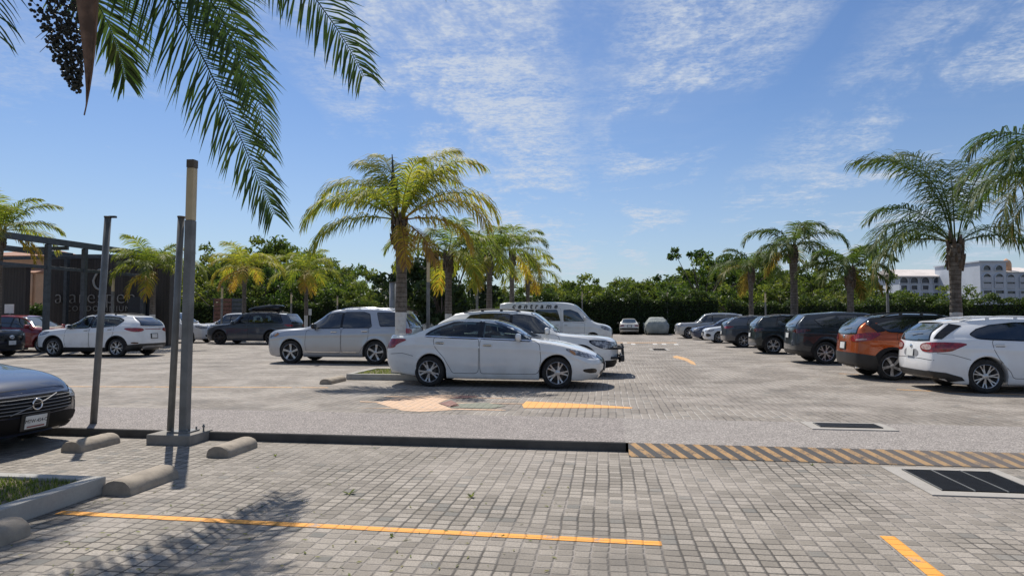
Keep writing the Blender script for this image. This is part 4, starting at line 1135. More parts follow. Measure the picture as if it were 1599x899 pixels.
# -- grey estate with roof box, nose left
c = suv(5.15, 1.98, 1.78, 3.05, .95, .375, hn=1.0, hc=1.15, tc=1.4, tr0=2.15, b0=1.12, b1=1.17, rs=.42, roofy=.68, col=(.055, .07, .095), metal=.35, dust=.05, tB=2.62, tC=3.5, tD=4.6, name='slate_grey', arch=.04)
g, rz = place_by_wheel(c, 'front', 342, 537.5, 'left')
w, p = side_windows(c, .25); c.seat_t = 2.4
GREY_LOC, GREY_RZ, GREY_C = g, rz, c
finish_car(c, 'parked_car', 'slate grey family car carrying a black roof box, facing left', 'car', g, rz, GL, 'dark', windows=w, pillar=p, windscreen=(1.44, 2.1), rear_glass=('hatch', 1.2, 1.55, .7, .6), doors=side_doors(c), handles=[(2.45, 1.03), (3.4, 1.06)], mirror=(1.75, 1.16),
           heads=[('headlight', M_HEAD, head_pts(c, .90, .12, .5), FRR, .006)], tails=[('tail_light', M_TAIL, tail_pts(c, 1.05, .14, .4, .4), RRR, .007)], rails=(2.4, 4.3, M_PLASTIC), clear=True)
mb = MB(); box = []
for k, (x, w2, z0, z1) in enumerate([(1.10, .22, .10, .16), (1.0, .34, .06, .22), (.6, .38, .03, .34), (0, .40, .02, .41), (-.5, .40, .02, .42), (-.72, .38, .04, .40), (-.80, .34, .08, .34)]):
    for (fy, fz) in ((-.8, 0), (-1, .25), (-1, .6), (-.8, .92), (0, 1), (.8, .92), (1, .6), (1, .25), (.8, 0)): box.append((x, w2 * fy, lerp(z0, z1, fz)))
fs = []
for k in range(6):
    for i in range(9): fs.append((k * 9 + i, k * 9 + (i + 1) % 9, (k + 1) * 9 + (i + 1) % 9, (k + 1) * 9 + i))
fs += [tuple(range(9)), tuple(range(54, 63))]
mb.add(box, fs, 0, True)
tr = Matrix.Rotation(GREY_RZ, 3, 'Z')
rb = empty('roof_box', GREY_LOC + tr @ Vector((-.85, 0, 1.79)), GREY_RZ); tag(rb, 'black wedge-shaped roof box strapped on the slate grey car', 'roof box')
mb.build('shell', M_GLOSSBLK, rb, fix=True, sharp=R_(50))
mb = MB()
for x in (-.45, .55): mb.bbox((x, 0, .0), (.07, 1.24, .035), .01)
for x in (-.45, .55):
    for y in (-.56, .56): mb.bbox((x, y, -.01), (.08, .05, .06), .01)
mb.build('crossbar', M_PLASTIC, rb)

# -- simpler cars that only show a roof or a corner
def back_car(label, px, Y, nose, H, col, L=4.6, metal=0.0, anchor='nose', wheel='multi', W=1.8, **k):
    c = suv(L, W, H, L * .585, .93, .34, hn=k.get('hn', .90), hc=k.get('hc', 1.06), tc=k.get('tc', 1.3), tr0=k.get('tr0', 2.1), b0=1.02, b1=1.1, rs=k.get('rs', .42), col=col, metal=metal, tB=2.5, tC=3.5, name='shade_%d' % px, dust=.10)
    g = atY(px, 505, Y); rz = -PSI if nose == 'right' else math.pi - PSI
    loc = Vector((g.x, Y, 0)) - (Matrix.Rotation(rz, 3, 'Z') @ Vector((c.x0 if anchor == 'nose' else c.x0 - L, 0, 0)))
    w, p = side_windows(c)
    finish_car(c, 'parked_car', label, 'car', loc, rz, GL, wheel, windows=w, pillar=p, windscreen=(c.tc + .04, c.tr0 - .05), rear_glass=('hatch', 1.14, H - .17, .6, .5), doors=side_doors(c), mirror=(1.6, 1.08), handles=[(2.35, .96), (3.35, .98)],
               heads=[('headlight', M_HEAD, head_pts(c, c.hn - .10), FRR, .006)], tails=[('tail_light', M_TAIL, tail_pts(c, 1.0), RRR, .006)], grilles=[('grille', M_GLOSSBLK, fpoly(c, [(0, c.hn - .14), (.5, c.hn - .14), (.4, .42), (0, .42)]), FD, .006)], rails=k.get('rails'))
    return c
back_car('white car showing only its roof over the bonnet of the slate grey one', 316, 45, 'left', 1.78, (.72, .73, .74), 4.9, hn=1.0, hc=1.12)
back_car('white car with a pale blue windscreen, seen past the tail of the silver family car', 668, 29.5, 'right', 1.66, (.70, .72, .74), 4.6)
back_car('white car far back, low between the two palm trunks with limed bases', 706, 44, 'right', 1.62, (.72, .72, .72), 4.6)
back_car('dark grey car glimpsed behind the tail of the white crossover with grille guard', 742, 38, 'left', 1.6, (.05, .05, .055), 4.5)
back_car('bright blue car half hidden behind the silver car with the long bonnet', 1058, 55, 'left', 1.46, (.02, .10, .36), 4.4, .2, hn=.78, hc=1.0)
back_car('black car whose roof shows above the white estate hatchback at the edge', 1498, 21.5, 'left', 1.58, (.016, .016, .018), 4.6)
back_car('dark car by the frame edge, farther back than the black-roofed one', 1572, 25.5, 'left', 1.70, (.03, .022, .03), 4.7)

# -- right-hand row, tails towards the camera
c = suv(4.57, 1.78, 1.50, 2.67, .88, .335, gc=.17, hn=.76, hc=.99, tc=1.25, tr0=2.05, b0=.97, b1=1.055, rs=.44, roofy=.585, col=(.75, .755, .76), dust=.07, tB=2.36, tC=3.42, name='white_hatch', swf=.26, swr=.11, drop=.09)
g, rz = place_by_wheel(c, 'rear', 1541, 614.5, 'right')
w, p = side_windows(c, .10, .11)
w[1] = [(2.40, 1.03), (2.40, 1.385), (2.9, 1.375), (3.35, 1.325), (3.62, 1.245), (3.78, 1.15), (3.66, 1.085), (3.45, 1.068)]
def white_hatch_rear(c):
    mb = MB(); c.patch(mb, bpoly(c, [(0, .42), (.60, .42), (.74, .40), (.86, .33), (.60, .22), (0, .21)]), BD, .008, 0, False, 1, .06)
    c.patch(mb, [c.P(4.55, -.72, .43), c.P(4.29, -.86, .40), c.P(4.04, -.9, .32), c.P(3.99, -.9, .25), c.P(4.29, -.86, .22), c.P(4.49, -.60, .21), c.P(4.55, -.60, .42)], RRR, .010, 0, True, 0, .06)
    mb.build('lower_bumper', M_PLASTIC, c.root); emblem(c, True, .90, .042)
    for sg in (-1, 1):
        mb = MB(); c.patch(mb, [c.P(4.36, sg * .66, 1.06), c.P(4.10, sg * .60, 1.37), c.P(3.90, sg * .66, 1.33), c.P(4.22, sg * .72, 1.05)], (RRR[0], -sg * RRR[1], RRR[2]), .006, 0, False, 0, .05); mb.build('rear_pillar_trim', M_GLOSSBLK, c.root)
    mb = MB()   # spoiler lip over the glass
    mb2 = []
    for k in range(-6, 7):
        y = .56 * k / 6; h = c.bvh.ray_cast(Vector((c.x0 - 3.96, y, 4)), Vector((0, 0, -1)))[0]; mb2.append((y, h.z))
    vs = []
    for y, z in mb2: vs += [(c.x0 - 3.86 + .04 * (y / .56) ** 2, y, z + .020), (c.x0 - 4.20 + .05 * (y / .56) ** 2, y, z - .005), (c.x0 - 4.20 + .05 * (y / .56) ** 2, y, z - .035), (c.x0 - 3.90, y, z - .02)]
    fs = []
    for k in range(12):
        for i in range(4): fs.append((k * 4 + i, k * 4 + (i + 1) % 4, (k + 1) * 4 + (i + 1) % 4, (k + 1) * 4 + i))
    fs += [(0, 1, 2, 3), (48, 49, 50, 51)]
    mb.add(vs, fs, 0, True); mb.build('spoiler', c.body_mat, c.root, fix=True, sharp=R_(40))
finish_car(c, 'parked_car', 'white estate hatchback with clear and red tail lights, cut by the frame edge', 'car', g, rz, GL, 'mesh', windows=w, pillar=p, windscreen=(1.29, 2.0), rear_glass=('hatch', 1.05, 1.36, .62, .53),
           doors=side_doors(c), handles=[(2.25, .905), (3.28, .945)], mirror=(1.55, 1.02), heads=[('headlight', M_HEAD, head_pts(c, .70), FRR, .006)],
           tails=[('tail_light', M_TAIL, [c.P(4.49, -.36, .82), c.P(4.49, -.34, .97), c.P(4.29, -.84, 1.005), c.P(3.86, -.90, .985), c.P(4.05, -.9, .89), c.P(4.22, -.86, .80), c.P(4.45, -.6, .785)], RRR, .008),
                  ('reversing_light', M_TAILCLR, [c.P(4.49, -.40, .84), c.P(4.49, -.39, .945), c.P(4.40, -.66, .955), c.P(4.40, -.68, .835)], RRR, .013)],
           grilles=[('number_plate_recess', M_STEEL2, bpoly(c, [(0, .84), (.30, .84), (.34, .70), (0, .69)]), BD, .006)], rear_plate=(.765, None, False), rails=(2.3, 3.85, c.body_mat), wip=True, extra=white_hatch_rear, handle_mat=None,
           seams=[([B(c, -.80, .64), B(c, -.4, .66), B(c, 0, .665), B(c, .4, .66), B(c, .80, .64)], BD, .012), ([c.P(4.39, -.80, .78), c.P(4.19, -.9, .76), c.P(3.84, -.9, .66)], RRR, .012)])

c = suv(4.30, 1.76, 1.59, 2.61, .85, .335, gc=.20, hn=.90, hc=1.05, tc=1.25, tr0=2.0, b0=1.03, b1=1.12, rs=.46, roofy=.60, col=(.36, .070, .010), metal=.35, dust=.03, clad=.44, arch=.07, roof_from=1.36, tB=2.35, tC=3.35, name='burnt_orange')
g, rz = place_by_wheel(c, 'rear', 1395, 594, 'right')
w, p = side_windows(c, .06)
w[1] = [(2.4, 1.11), (2.4, 1.46), (3.0, 1.45), (3.45, 1.40), (3.75, 1.33), (3.52, 1.16)]
def orange_rear(c):
    lower_bumper(c, .64, .58, .24)
    mb = MB(); c.patch(mb, [c.P(3.55, -.9, 1.18), c.P(3.85, -.9, 1.42), c.P(4.05, -.8, 1.40), c.P(3.75, -.9, 1.13)], (0, 1, 0), .006, 0, True, 0); mb.build('rear_pillar_trim', M_GLOSSBLK, c.root); emblem(c, True, 1.02, .045); exhaust(c, .45, .28)
finish_car(c, 'parked_car', 'burnt orange small crossover with a black roof, showing its tail', 'car', g, rz, GL, 'turbine', windows=w, pillar=p, windscreen=(1.29, 1.95), rear_glass=('hatch', 1.12, 1.45, .63, .54), doors=side_doors(c), handles=[(2.25, .98), (3.2, 1.02)], mirror=(1.55, 1.08),
           heads=[('headlight', M_HEAD, head_pts(c, .80), FRR, .006)], tails=[('tail_light', M_TAIL, [c.P(4.22, -.40, .93), c.P(4.2, -.40, 1.04), c.P(4.0, -.80, 1.13), c.P(3.72, -.88, 1.14), c.P(3.84, -.88, 1.02), c.P(4.0, -.84, .92), c.P(4.18, -.6, .90)], RRR, .009),
           ('reversing_light', M_TAILCLR, [c.P(4.15, -.62, .93), c.P(4.15, -.6, .965), c.P(4.0, -.82, .99), c.P(4.0, -.82, .95)], RRR, .014)], rear_plate=(.80,), rails=(2.2, 3.6, M_PLASTIC), wip=True, extra=orange_rear)

c = suv(4.55, 1.84, 1.68, 2.70, .90, .36, hn=.93, hc=1.10, tc=1.40, tr0=2.12, b0=1.07, b1=1.17, rs=.44, roofy=.60, col=(.026, .034, .044), metal=.45, dust=.035, clad=.36, arch=.05, tB=2.5, tC=3.52, name='dark_grey_blue')
g, rz = place_by_wheel(c, 'rear', 1290, 568.5, 'right')
w, p = side_windows(c, .12)
w[1] = [(2.55, 1.15), (2.55, 1.55), (3.1, 1.55), (3.6, 1.50), (3.88, 1.41), (3.66, 1.20)]
finish_car(c, 'parked_car', 'dark blue-grey crossover beside the burnt orange one, tail showing', 'car', g, rz, GL, 'y', windows=w, pillar=p, windscreen=(1.44, 2.06), rear_glass=('hatch', 1.20, 1.55, .63, .54), doors=side_doors(c), handles=[(2.38, 1.0), (3.38, 1.04)], mirror=(1.7, 1.12),
           heads=[('headlight', M_HEAD, head_pts(c, .82), FRR, .006)], tails=[('tail_light', M_TAILDK, tail_pts(c, 1.06, .13, .46, .52), RRR, .007)], rear_plate=(.90,), wip=True, extra=lambda c: (lower_bumper(c, .44, .40, .24), emblem(c, True, 1.06, .05), exhaust(c, .5, .30)))

c = suv(4.25, 1.78, 1.60, 2.65, .85, .345, hn=.92, hc=1.07, tc=1.3, tr0=2.0, b0=1.05, b1=1.12, rs=.40, roofy=.60, col=(.013, .021, .026), metal=.3, dust=.04, tB=2.4, tC=3.35, clad=.34, arch=.05, name='blackish_green')
g, rz = place_by_wheel(c, 'rear', 1208, 552.5, 'right')
w, p = side_windows(c, .12); c.seat_t = 2.3
def pale_skid(c):
    mb = MB(); c.patch(mb, bpoly(c, [(0, .46), (.70, .46), (.78, .40), (.6, .33), (0, .33)]), BD, .012, 0, False, 1, .06); mb.build('skid_plate', M_STEEL2, c.root); emblem(c, True, 1.0, .05)
finish_car(c, 'parked_car', 'greenish black small crossover with pale bumper insert and silver wheels', 'car', g, rz, GL, 'five', windows=w, pillar=p, windscreen=(1.34, 1.95), rear_glass=('hatch', 1.16, 1.44, .62, .54), doors=side_doors(c), handles=[(2.28, .98), (3.22, 1.0)], mirror=(1.6, 1.09),
           heads=[('headlight', M_HEAD, head_pts(c, .82), FRR, .006)], tails=[('tail_light', M_TAILDK, tail_pts(c, .98, .16, .40, .35), RRR, .007)], rear_plate=(.76,), rails=(2.2, 3.6, M_STEEL2), wip=True, extra=pale_skid, clear=True)

c = suv(4.5, 1.80, 1.56, 2.66, .9, .34, hn=.88, hc=1.04, tc=1.35, tr0=2.1, b0=1.02, b1=1.09, rs=.55, roofy=.58, col=(.06, .072, .092), metal=.5, dust=.05, tB=2.45, tC=3.4, clad=.34, arch=.04, name='mid_grey')
g, rz = place_by_wheel(c, 'rear', 1162, 542.5, 'right')
w, p = side_windows(c, .15)
finish_car(c, 'parked_car', 'mid grey hatchback with bright red tail light, left of the greenish black crossover', 'car', g, rz, GL, 'multi', windows=w, pillar=p, windscreen=(1.39, 2.05), rear_glass=('hatch', 1.13, 1.40, .6, .5), doors=side_doors(c), handles=[(2.3, .95), (3.25, .98)], mirror=(1.65, 1.06),
           heads=[('headlight', M_HEAD, head_pts(c, .78), FRR, .006)], tails=[('tail_light', M_TAIL, tail_pts(c, 1.0, .13, .45, .45), RRR, .007)], rear_plate=(.72,), wip=True, rails=(2.3, 3.8, M_STEEL2))

c = suv(4.05, 1.74, 1.49, 2.55, .82, .32, gc=.17, hn=.80, hc=.99, tc=1.15, tr0=2.0, b0=.97, b1=1.06, rs=.40, roofy=.57, col=(.66, .70, .76), dust=.06, tB=2.3, tC=3.25, name='white_small')
g, rz = place_by_wheel(c, 'front', 1123, 535.5, 'left')
w, p = side_windows(c, .12)
finish_car(c, 'parked_car', 'small white hatchback facing left with black bumper slashes', 'car', g, rz, GL, 'multi', windows=w, pillar=p, windscreen=(1.19, 1.95), doors=side_doors(c), handles=[(2.15, .92)], mirror=(1.45, 1.0),
           heads=[('headlight', M_HEAD, head_pts(c, .70, .12, .45, .6), FRR, .006), ('bumper_vent', M_GLOSSBLK, [c.P(.2, -.60, .36), c.P(.2, -.62, .56), c.P(.42, -.82, .52), c.P(.38, -.8, .36)], FRR, .007)], grilles=[('grille', M_GLOSSBLK, fpoly(c, [(0, .66), (.45, .66), (.3, .40), (0, .38)]), FD, .006)], front_plate=(.50,))

c = suv(4.6, 1.80, 1.46, 2.70, .92, .32, gc=.16, hn=.74, hc=.98, tc=1.3, tr0=2.2, b0=.95, b1=1.03, rs=.6, roofy=.57, col=(.025, .045, .10), metal=.4, dust=.08, tB=2.5, tC=3.4, name='navy_saloon')
g, rz = place_by_wheel(c, 'front', 1103, 531, 'left')
w, p = side_windows(c, .2)
finish_car(c, 'parked_car', 'navy blue saloon facing left beside the small white hatchback', 'car', g, rz, GL, 'multi', windows=w, pillar=p, windscreen=(1.34, 2.15), doors=side_doors(c), mirror=(1.65, 1.0),
           heads=[('headlight', M_HEAD, head_pts(c, .66, .12, .45, .6), FRR, .006)], grilles=[('grille', M_GLOSSBLK, fpoly(c, [(0, .62), (.45, .62), (.35, .36), (0, .36)]), FD, .006)], front_plate=(.46,))

c = suv(4.85, 1.82, 1.78, 2.80, .88, .38, gc=.24, hn=1.02, hc=1.15, tc=1.42, tr0=2.1, b0=1.13, b1=1.17, rs=.3, roofy=.64, col=(.45, .45, .44), metal=.4, dust=.15, tB=2.5, tC=3.4, tD=4.45, name='silver_tall')
g, rz = place_by_wheel(c, 'front', 1076, 528.5, 'left')
w, p = side_windows(c, .15)
finish_car(c, 'parked_car', 'tall silver car with a long bonnet facing left, nearest the hedge in the right row', 'car', g, rz, GL, 'multi', windows=w, pillar=p, windscreen=(1.46, 2.05), doors=side_doors(c), handles=[(2.35, 1.04), (3.3, 1.06)], mirror=(1.7, 1.17),
           heads=[('headlight', M_HEAD, head_pts(c, .92, .12, .45, .5), FRR, .006)], grilles=[('grille', M_CHROME, fpoly(c, [(0, .9), (.4, .9), (.4, .70), (0, .68)]), FD, .006)], rails=(2.4, 4.3, M_CHROME), front_plate=(.56,))

# -- boxy old saloon by the hedge, seen from behind
c = suv(4.33, 1.66, 1.39, 2.43, .86, .30, gc=.19, hn=.72, tc=1.35, tr0=1.95, b0=.88, b1=.94, roofy=.56, col=(.66, .66, .63), dust=.25, tB=2.2, tC=3.0, name='old_white', swf=.10, swr=.06,
        sedan=dict(top=[(0, .74), (.1, .80), (1.2, .90), (1.35, .92), (1.65, 1.15), (1.95, 1.335), (2.3, 1.385), (2.8, 1.38), (3.05, 1.33), (3.3, 1.13), (3.55, .965), (4.2, .945), (4.33, .92)], xr=[(.2, .12), (.4, .02), (.6, 0), (.9, .03), (1.4, .03)]))
g = gnd(983, 522.5); rz = math.pi / 2 - PSI
w, p = side_windows(c, .1, .10)
finish_car(c, 'parked_car', 'old boxy white saloon seen from behind beside the covered car', 'car', g + AX * (c.L - c.x0), rz, GL, 'steel', windows=w, windscreen=(1.39, 1.9), rear_glass=('saloon', 3.02, 3.50, .50, .60), doors=side_doors(c), mirror=(1.5, .95, M_PLASTIC),
           tails=[('tail_light', M_TAIL, [B(c, -.80, .72), B(c, -.80, .84), B(c, -.42, .84), B(c, -.42, .72)], BD, .008)], rear_plate=(.74,), grilles=[('bumper', M_PLASTIC, bpoly(c, [(0, .58), (.80, .58), (.80, .42), (0, .42)]), BD, .03)])

# -- car under a grey cover
cv = empty('covered_car', gnd(1027, 523) + AX * 2.1, math.pi / 2 - PSI); tag(cv, 'car hidden under a grey fitted cover by the hedge', 'covered car', GL)
c = suv(4.4, 1.92, 1.50, 2.6, .9, .33, gc=.06, hn=.82, hc=1.0, tc=1.2, tr0=2.0, b0=.92, b1=1.0, rs=.5, roofy=.62, swf=.12, swr=.08, name='cover_cloth_under', flare=0.0)
c.arch_gap = 0; c.arches = (); c.root = cv; c.build_body()
bm = c.bm
rnd = random.Random(5)
for v in bm.verts:
    k = math.sin(v.co.x * 9 + v.co.z * 3) * .018 + math.sin(v.co.y * 14 + v.co.z * 7 + v.co.x * 2) * .016 + rnd.uniform(-.006, .006)
    side = 1 - sstep(.5, 1.45, v.co.z); v.co += Vector((0, (1 if v.co.y > 0 else -1) * k * (1 + side), k * .5))
for e in bm.edges: e.smooth = True
me = bpy.data.meshes.new('cover'); bm.to_mesh(me); bm.free()
def cover_mat():
    m = M('cover_cloth'); p = m.pos(); n = m.noise(p, 3, 5, .6)
    m.set(Base_Color=m.mix(n.ss(.35, .7), (.22, .245, .23), (.31, .335, .315)), Roughness=.75); m.bump(n + m.noise(p, 11, 3), .6, .05); return m.m
me.materials.append(cover_mat()); o = bpy.data.objects.new('cover', me); sc.collection.objects.link(o); o.parent = cv
add_wheels(c if not setattr(c, 'arches', (.9, 3.5)) else c, 'steel')
mb = MB()
for sg in (-1, 1): mb.bbox((.55, sg * .98, .93), (.20, .16, .16), .06)
mb.build('mirror_pocket', bpy.data.materials['cover_cloth'], cv)

# -- dark saloon on the near lot at the left edge: nose right, grille to the camera
c = suv(4.75, 1.90, 1.45, 2.78, .92, .345, gc=.16, hn=.70, tc=1.45, hc=1.02, tr0=2.3, b0=.98, b1=1.05, rs=.6, roofy=.58, col=(.004, .011, .036), metal=.0, dust=.012, tB=2.6, tC=3.6, name='midnight_blue', swf=.26,
        xf=[(.2, .10), (.30, .03), (.42, 0), (.60, .01), (.66, .04), (.70, .09), (1.4, .1)], sedan=dict(top=[(0, .70), (.05, .74), (.2, .81), (.6, .89), (1.1, .96), (1.45, 1.02), (1.9, 1.24), (2.3, 1.39), (2.7, 1.44), (3.2, 1.44), (3.8, 1.30), (4.3, 1.12), (4.75, 1.06)], xr=[(.2, .1), (.5, 0), (1.0, .08), (1.4, .1)]))
far = Vector((-5.93, 9.02, ZN))          # far front corner
loc = far - RX * (c.x0 - .30) - AX * (.88); loc.z = ZN
w, p = side_windows(c, .2)
def saloon_front(c):
    mb = MB()
    def hit(y, z, off=.014):
        h = c.bvh.ray_cast(Vector((8, y, z)), Vector((-1, 0, 0))); n = h[1] if h[1].x > 0 else -h[1]; return h[0] + n * off
    for z in (.475, .515, .555, .595, .63):
        mb.tube([hit(lerp(-.60, .60, k / 16), z, .012) for k in range(17)], .0055, 5)
    mb.build('grille_bar', M_STEEL2, c.root)
    mb = MB(); mb.tube([hit(lerp(-.34, .34, k / 10), lerp(.465, .65, k / 10), .020) for k in range(11)], .0075, 6); mb.build('grille_slash', M_STEEL2, c.root)
    mb = MB(); ctr = hit(0, .56, .03); q = []
    for k in range(25):
        a = 2 * math.pi * k / 24; q.append(ctr + Vector((.004 * math.cos(a), .062 * math.cos(a), .062 * math.sin(a))))
    mb.tube(q, .010, 8, cap=False); mb.bbox(ctr, (.010, .15, .026), .004, 1); mb.build('badge', [M_CHROME, M_INK], c.root)
finish_car(c, 'parked_car', 'midnight blue saloon at the left edge with its grille over a wheel stop', 'car', loc, -PSI, GL, 'multi', windows=w, pillar=p, windscreen=(1.49, 2.25), doors=side_doors(c), handles=[(2.4, .9), (3.4, .92)], mirror=(1.8, 1.04),
           heads=[('headlight', M_HEAD, [c.P(.12, -.55, .58), c.P(.12, -.60, .66), c.P(.4, -.88, .74), c.P(.80, -.95, .80), c.P(.6, -.95, .66), c.P(.25, -.78, .57)], FRR, .007), ('bumper_vent', M_GLOSSBLK, [c.P(.15, -.62, .26), c.P(.15, -.64, .36), c.P(.4, -.9, .40), c.P(.36, -.88, .27)], FRR, .007)],
           grilles=[('grille', M_MATTBLK, fpoly(c, [(0, .665), (.60, .665), (.68, .58), (.62, .445), (0, .43)]), FD, .006), ('lower_grille', M_MATTBLK, fpoly(c, [(0, .42), (.62, .43), (.82, .38), (.80, .20), (.55, .19), (0, .19)]), FD, .008)],  # grille black, enlarged so it also paints the shade on the lower bumper
           seams=[([c.P(.16, -.62, .745), c.P(.13, -.3, .765), c.P(.12, 0, .77)], (-.5, .0, -.86), .012)], front_plate=(.36, 'MTW-454-C'), extra=saloon_front)
# ------------------------------------------------------------------ the lot
def lot(u, v, z=0.0):          # lot grid: u across (to the right), v along the aisle
    return RX * u + AX * v + Vector((0, 0, z))
def uv(p): return (p.dot(RX), p.dot(AX))
K0 = uv(gnd(105, 668)); K1 = uv(gnd(977, 690)); VK = (K0[1] + K1[1]) / 2; UE = K1[0]        # kerb line v = VK, the kerb ends at u = UE
def sheet(name, poly, z, mat, kind='structure', parent=None):
    mb = MB(); mb.add([lot(u, v, z) for u, v in poly], [tuple(range(len(poly)))])
    o = mb.build(name, mat, parent)
    if kind: tag(o, kind=kind)
    return o
sheet('ground', [(-1500, -300), (1500, -300), (1500, 2200), (-1500, 2200)], -.14, M_SOIL)
RAMPD = .30
sheet('lower_lot', [(-60, -40), (60, -40), (60, VK), (-60, VK)], ZN, M_PAVE)
mb = MB(); mb.add([lot(-60, VK + 1.95, 0), lot(60, VK + 1.95, 0), lot(60, 95, 0), lot(-60, 95, 0)], [(0, 1, 2, 3)])
tag(mb.build('upper_lot', M_PAVE_UP), kind='structure')
sheet('concrete_band', [(-60, VK + .16), (UE, VK + .16), (UE, VK + 1.95), (-60, VK + 1.95)], 0.0, M_AGG)
sheet('concrete_apron', [(UE, VK), (60, VK), (60, VK + 1.95), (UE, VK + 1.95)], 0.0, M_AGG_LIGHT)
mb = MB(); mb.add([lot(-60, VK, ZN - .05), lot(UE, VK, ZN - .05), lot(UE, VK, -.012), lot(-60, VK, -.012), lot(-60, VK + .012, .001), lot(UE, VK + .012, .001), lot(UE, VK + .16, .001), lot(-60, VK + .16, .001), lot(UE, VK + .16, ZN - .05)],
                  [(0, 1, 2, 3), (3, 2, 5, 4), (4, 5, 6, 7), (1, 8, 6, 5, 2)])
mb.m = [0, 0, 1, 0]; tag(mb.build('kerb', [M_KERBFACE, M_AGG]), kind='structure')
mb = MB(); ue = UE + .03
mb.add([lot(ue, VK - RAMPD, ZN + .008), lot(60, VK - RAMPD, ZN + .008), lot(60, VK, .0), lot(ue, VK, .0), lot(ue, VK - RAMPD, ZN - .05), lot(60, VK - RAMPD, ZN - .05), lot(ue, VK, ZN - .05)], [(0, 1, 2, 3), (4, 5, 1, 0), (4, 0, 3, 6)])
tag(mb.build('kerb_ramp', M_RAMP), kind='structure')

# painted lines, each a thin sheet just above the setts
def line(name, pts, width, z, mat):
    """a painted line through measured ground points"""
    a, b = (Vector((p[0], p[1], z)) for p in pts); d = (b - a).normalized(); n = Vector((-d.y, d.x, 0)) * width / 2
    mb = MB(); mb.add([a - n, b - n, b + n, a + n], [(0, 1, 2, 3)]); tag(mb.build(name, mat), kind='structure')
a = gnd(92, 800, ZN); b = gnd(1033, 848.5, ZN); line('bay_line', (a, b), .092, ZN + .004, M_YEL)
a = gnd(1385, 837, ZN); b = gnd(1462, 899, ZN); d = (b - a).normalized(); line('bay_line', (a, a + d * 3.0), .105, ZN + .004, M_YEL)
line('bay_line', (gnd(-200, 602), gnd(512, 605)), .10, .004, M_YEL_WORN)
line('bay_line', (gnd(1310, 583), gnd(1420, 589)), .10, .004, M_YEL_WORN)
line('bay_line', (gnd(1400, 608), gnd(1640, 618)), .10, .004, M_YEL_WORN)
line('bay_line', (gnd(300, 583), gnd(560, 585)), .09, .004, M_FAINT)
def mark(name, pts, mat, z=.004):
    mb = MB(); mb.add([gnd(x, y) + Vector((0, 0, z)) for x, y in pts], [tuple(range(len(pts)))[::-1]])
    tag(mb.build(name, mat, fix=True), kind='structure')
mark('bay_emblem', [(588, 629), (612, 623), (648, 618), (690, 616), (724, 617), (700, 623), (684, 630), (703, 636.5), (706, 640), (655, 643), (628, 641)], M_MOSAIC)
mark('bay_emblem', [(556, 637), (640, 638.5), (790, 641), (786, 639.6), (640, 636.5)], M_MOSAIC, .006)
mark('bay_emblem', [(562, 626.3), (594, 627.2), (594, 628.4), (562, 627.4)], M_MOSAIC, .006)
mark('bay_emblem', [(600, 618.5), (806, 621.5), (806, 622.3), (600, 619.4)], M_MOSAIC, .006)
mark('bay_emblem', [(700, 628.6), (818, 630), (818, 630.8), (700, 629.4)], M_MOSAIC, .006)
mark('bay_emblem', [(686, 630), (704, 625), (712, 629), (718, 634), (704, 636)], M_MOSRED, .008)
mark('bay_emblem', [(702, 622), (722, 617.5), (748, 618.5), (730, 622)], M_MOSRED, .008)
mark('bay_emblem', [(712, 630), (760, 629), (790, 634), (766, 638), (700, 636.5)], M_MOSGRN, .008)
mark('bay_emblem', [(815, 631.5), (822, 626.5), (900, 630), (948, 633), (988, 636), (986, 637.5), (946, 637), (818, 637)], M_YEL_ORANGE)
mark('lane_arrow', [(1050, 556.5), (1056, 555), (1072, 559), (1084, 565), (1087, 570), (1080, 568.5), (1069, 562.5), (1052, 558.5)], M_YEL_WORN)
for x, y in ((972, 534), (985, 536), (1019, 536), (1033, 536), (1052, 536.5)): mark('lane_mark', [(x, y), (x + 6, y), (x + 8, y + 2), (x + 1, y + 2)], M_WHITE_MARK)
mark('lane_mark', [(962, 534.5), (1056, 534.6), (1057, 535.2), (962, 535.2)], M_YEL_WORN)

# drain covers
def drain(label, corners, z, frame, nbars, panels):
    """corners: measured inner corners near-left, near-right, far-left"""
    o = gnd(*corners[0], z); ex = gnd(*corners[1], z) - o; ey = gnd(*corners[2], z) - o
    lx, ly = ex.length, abs(ey.dot(AX)); ang = -PSI
    root = empty('drain_cover', o, ang); tag(root, label, 'drain')
    fw = frame; mb = MB()
    for (cx, cy, sx, sy) in ((lx / 2, -fw / 2, lx + 2 * fw, fw), (lx / 2, ly + fw / 2, lx + 2 * fw, fw), (-fw / 2, ly / 2, fw, ly), (lx + fw / 2, ly / 2, fw, ly)):
        mb.box((cx, cy, -.035), (sx, sy, .095))
    mb.build('concrete_frame', M_CONC, root)
    mb = MB(); mb.box((lx / 2, ly / 2, .004), (lx, ly, .004)); mb.build('pit_shade', M_UNDER, root)  # flat black sheet, stands in for the shade below the grate
    for p in range(panels):
        mb = MB(); x0 = lx * p / panels + .004; x1 = lx * (p + 1) / panels - .004
        for s_ in ((x0, .006), (x1, .006)): mb.box((s_[0], ly / 2, .015), (.007, ly - .01, .024), 1)
        for k in range(nbars): mb.box(((x0 + x1) / 2, ly * (k + .5) / nbars, .014), (x1 - x0 - .012, .016, .020), 0)
        mb.build('grate', [M_GRATE, M_STEEL], root)
drain('large three-panel drain grate in a pale concrete frame by the striped ramp', ((1471, 768), (1625, 772), (1413, 735)), ZN, .15, 26, 3)
drain('narrow drain grate in a pale frame on the upper lot beyond the ramp', ((1281, 668), (1378, 669.5), (1262, 661.5)), .0, .14, 14, 1)
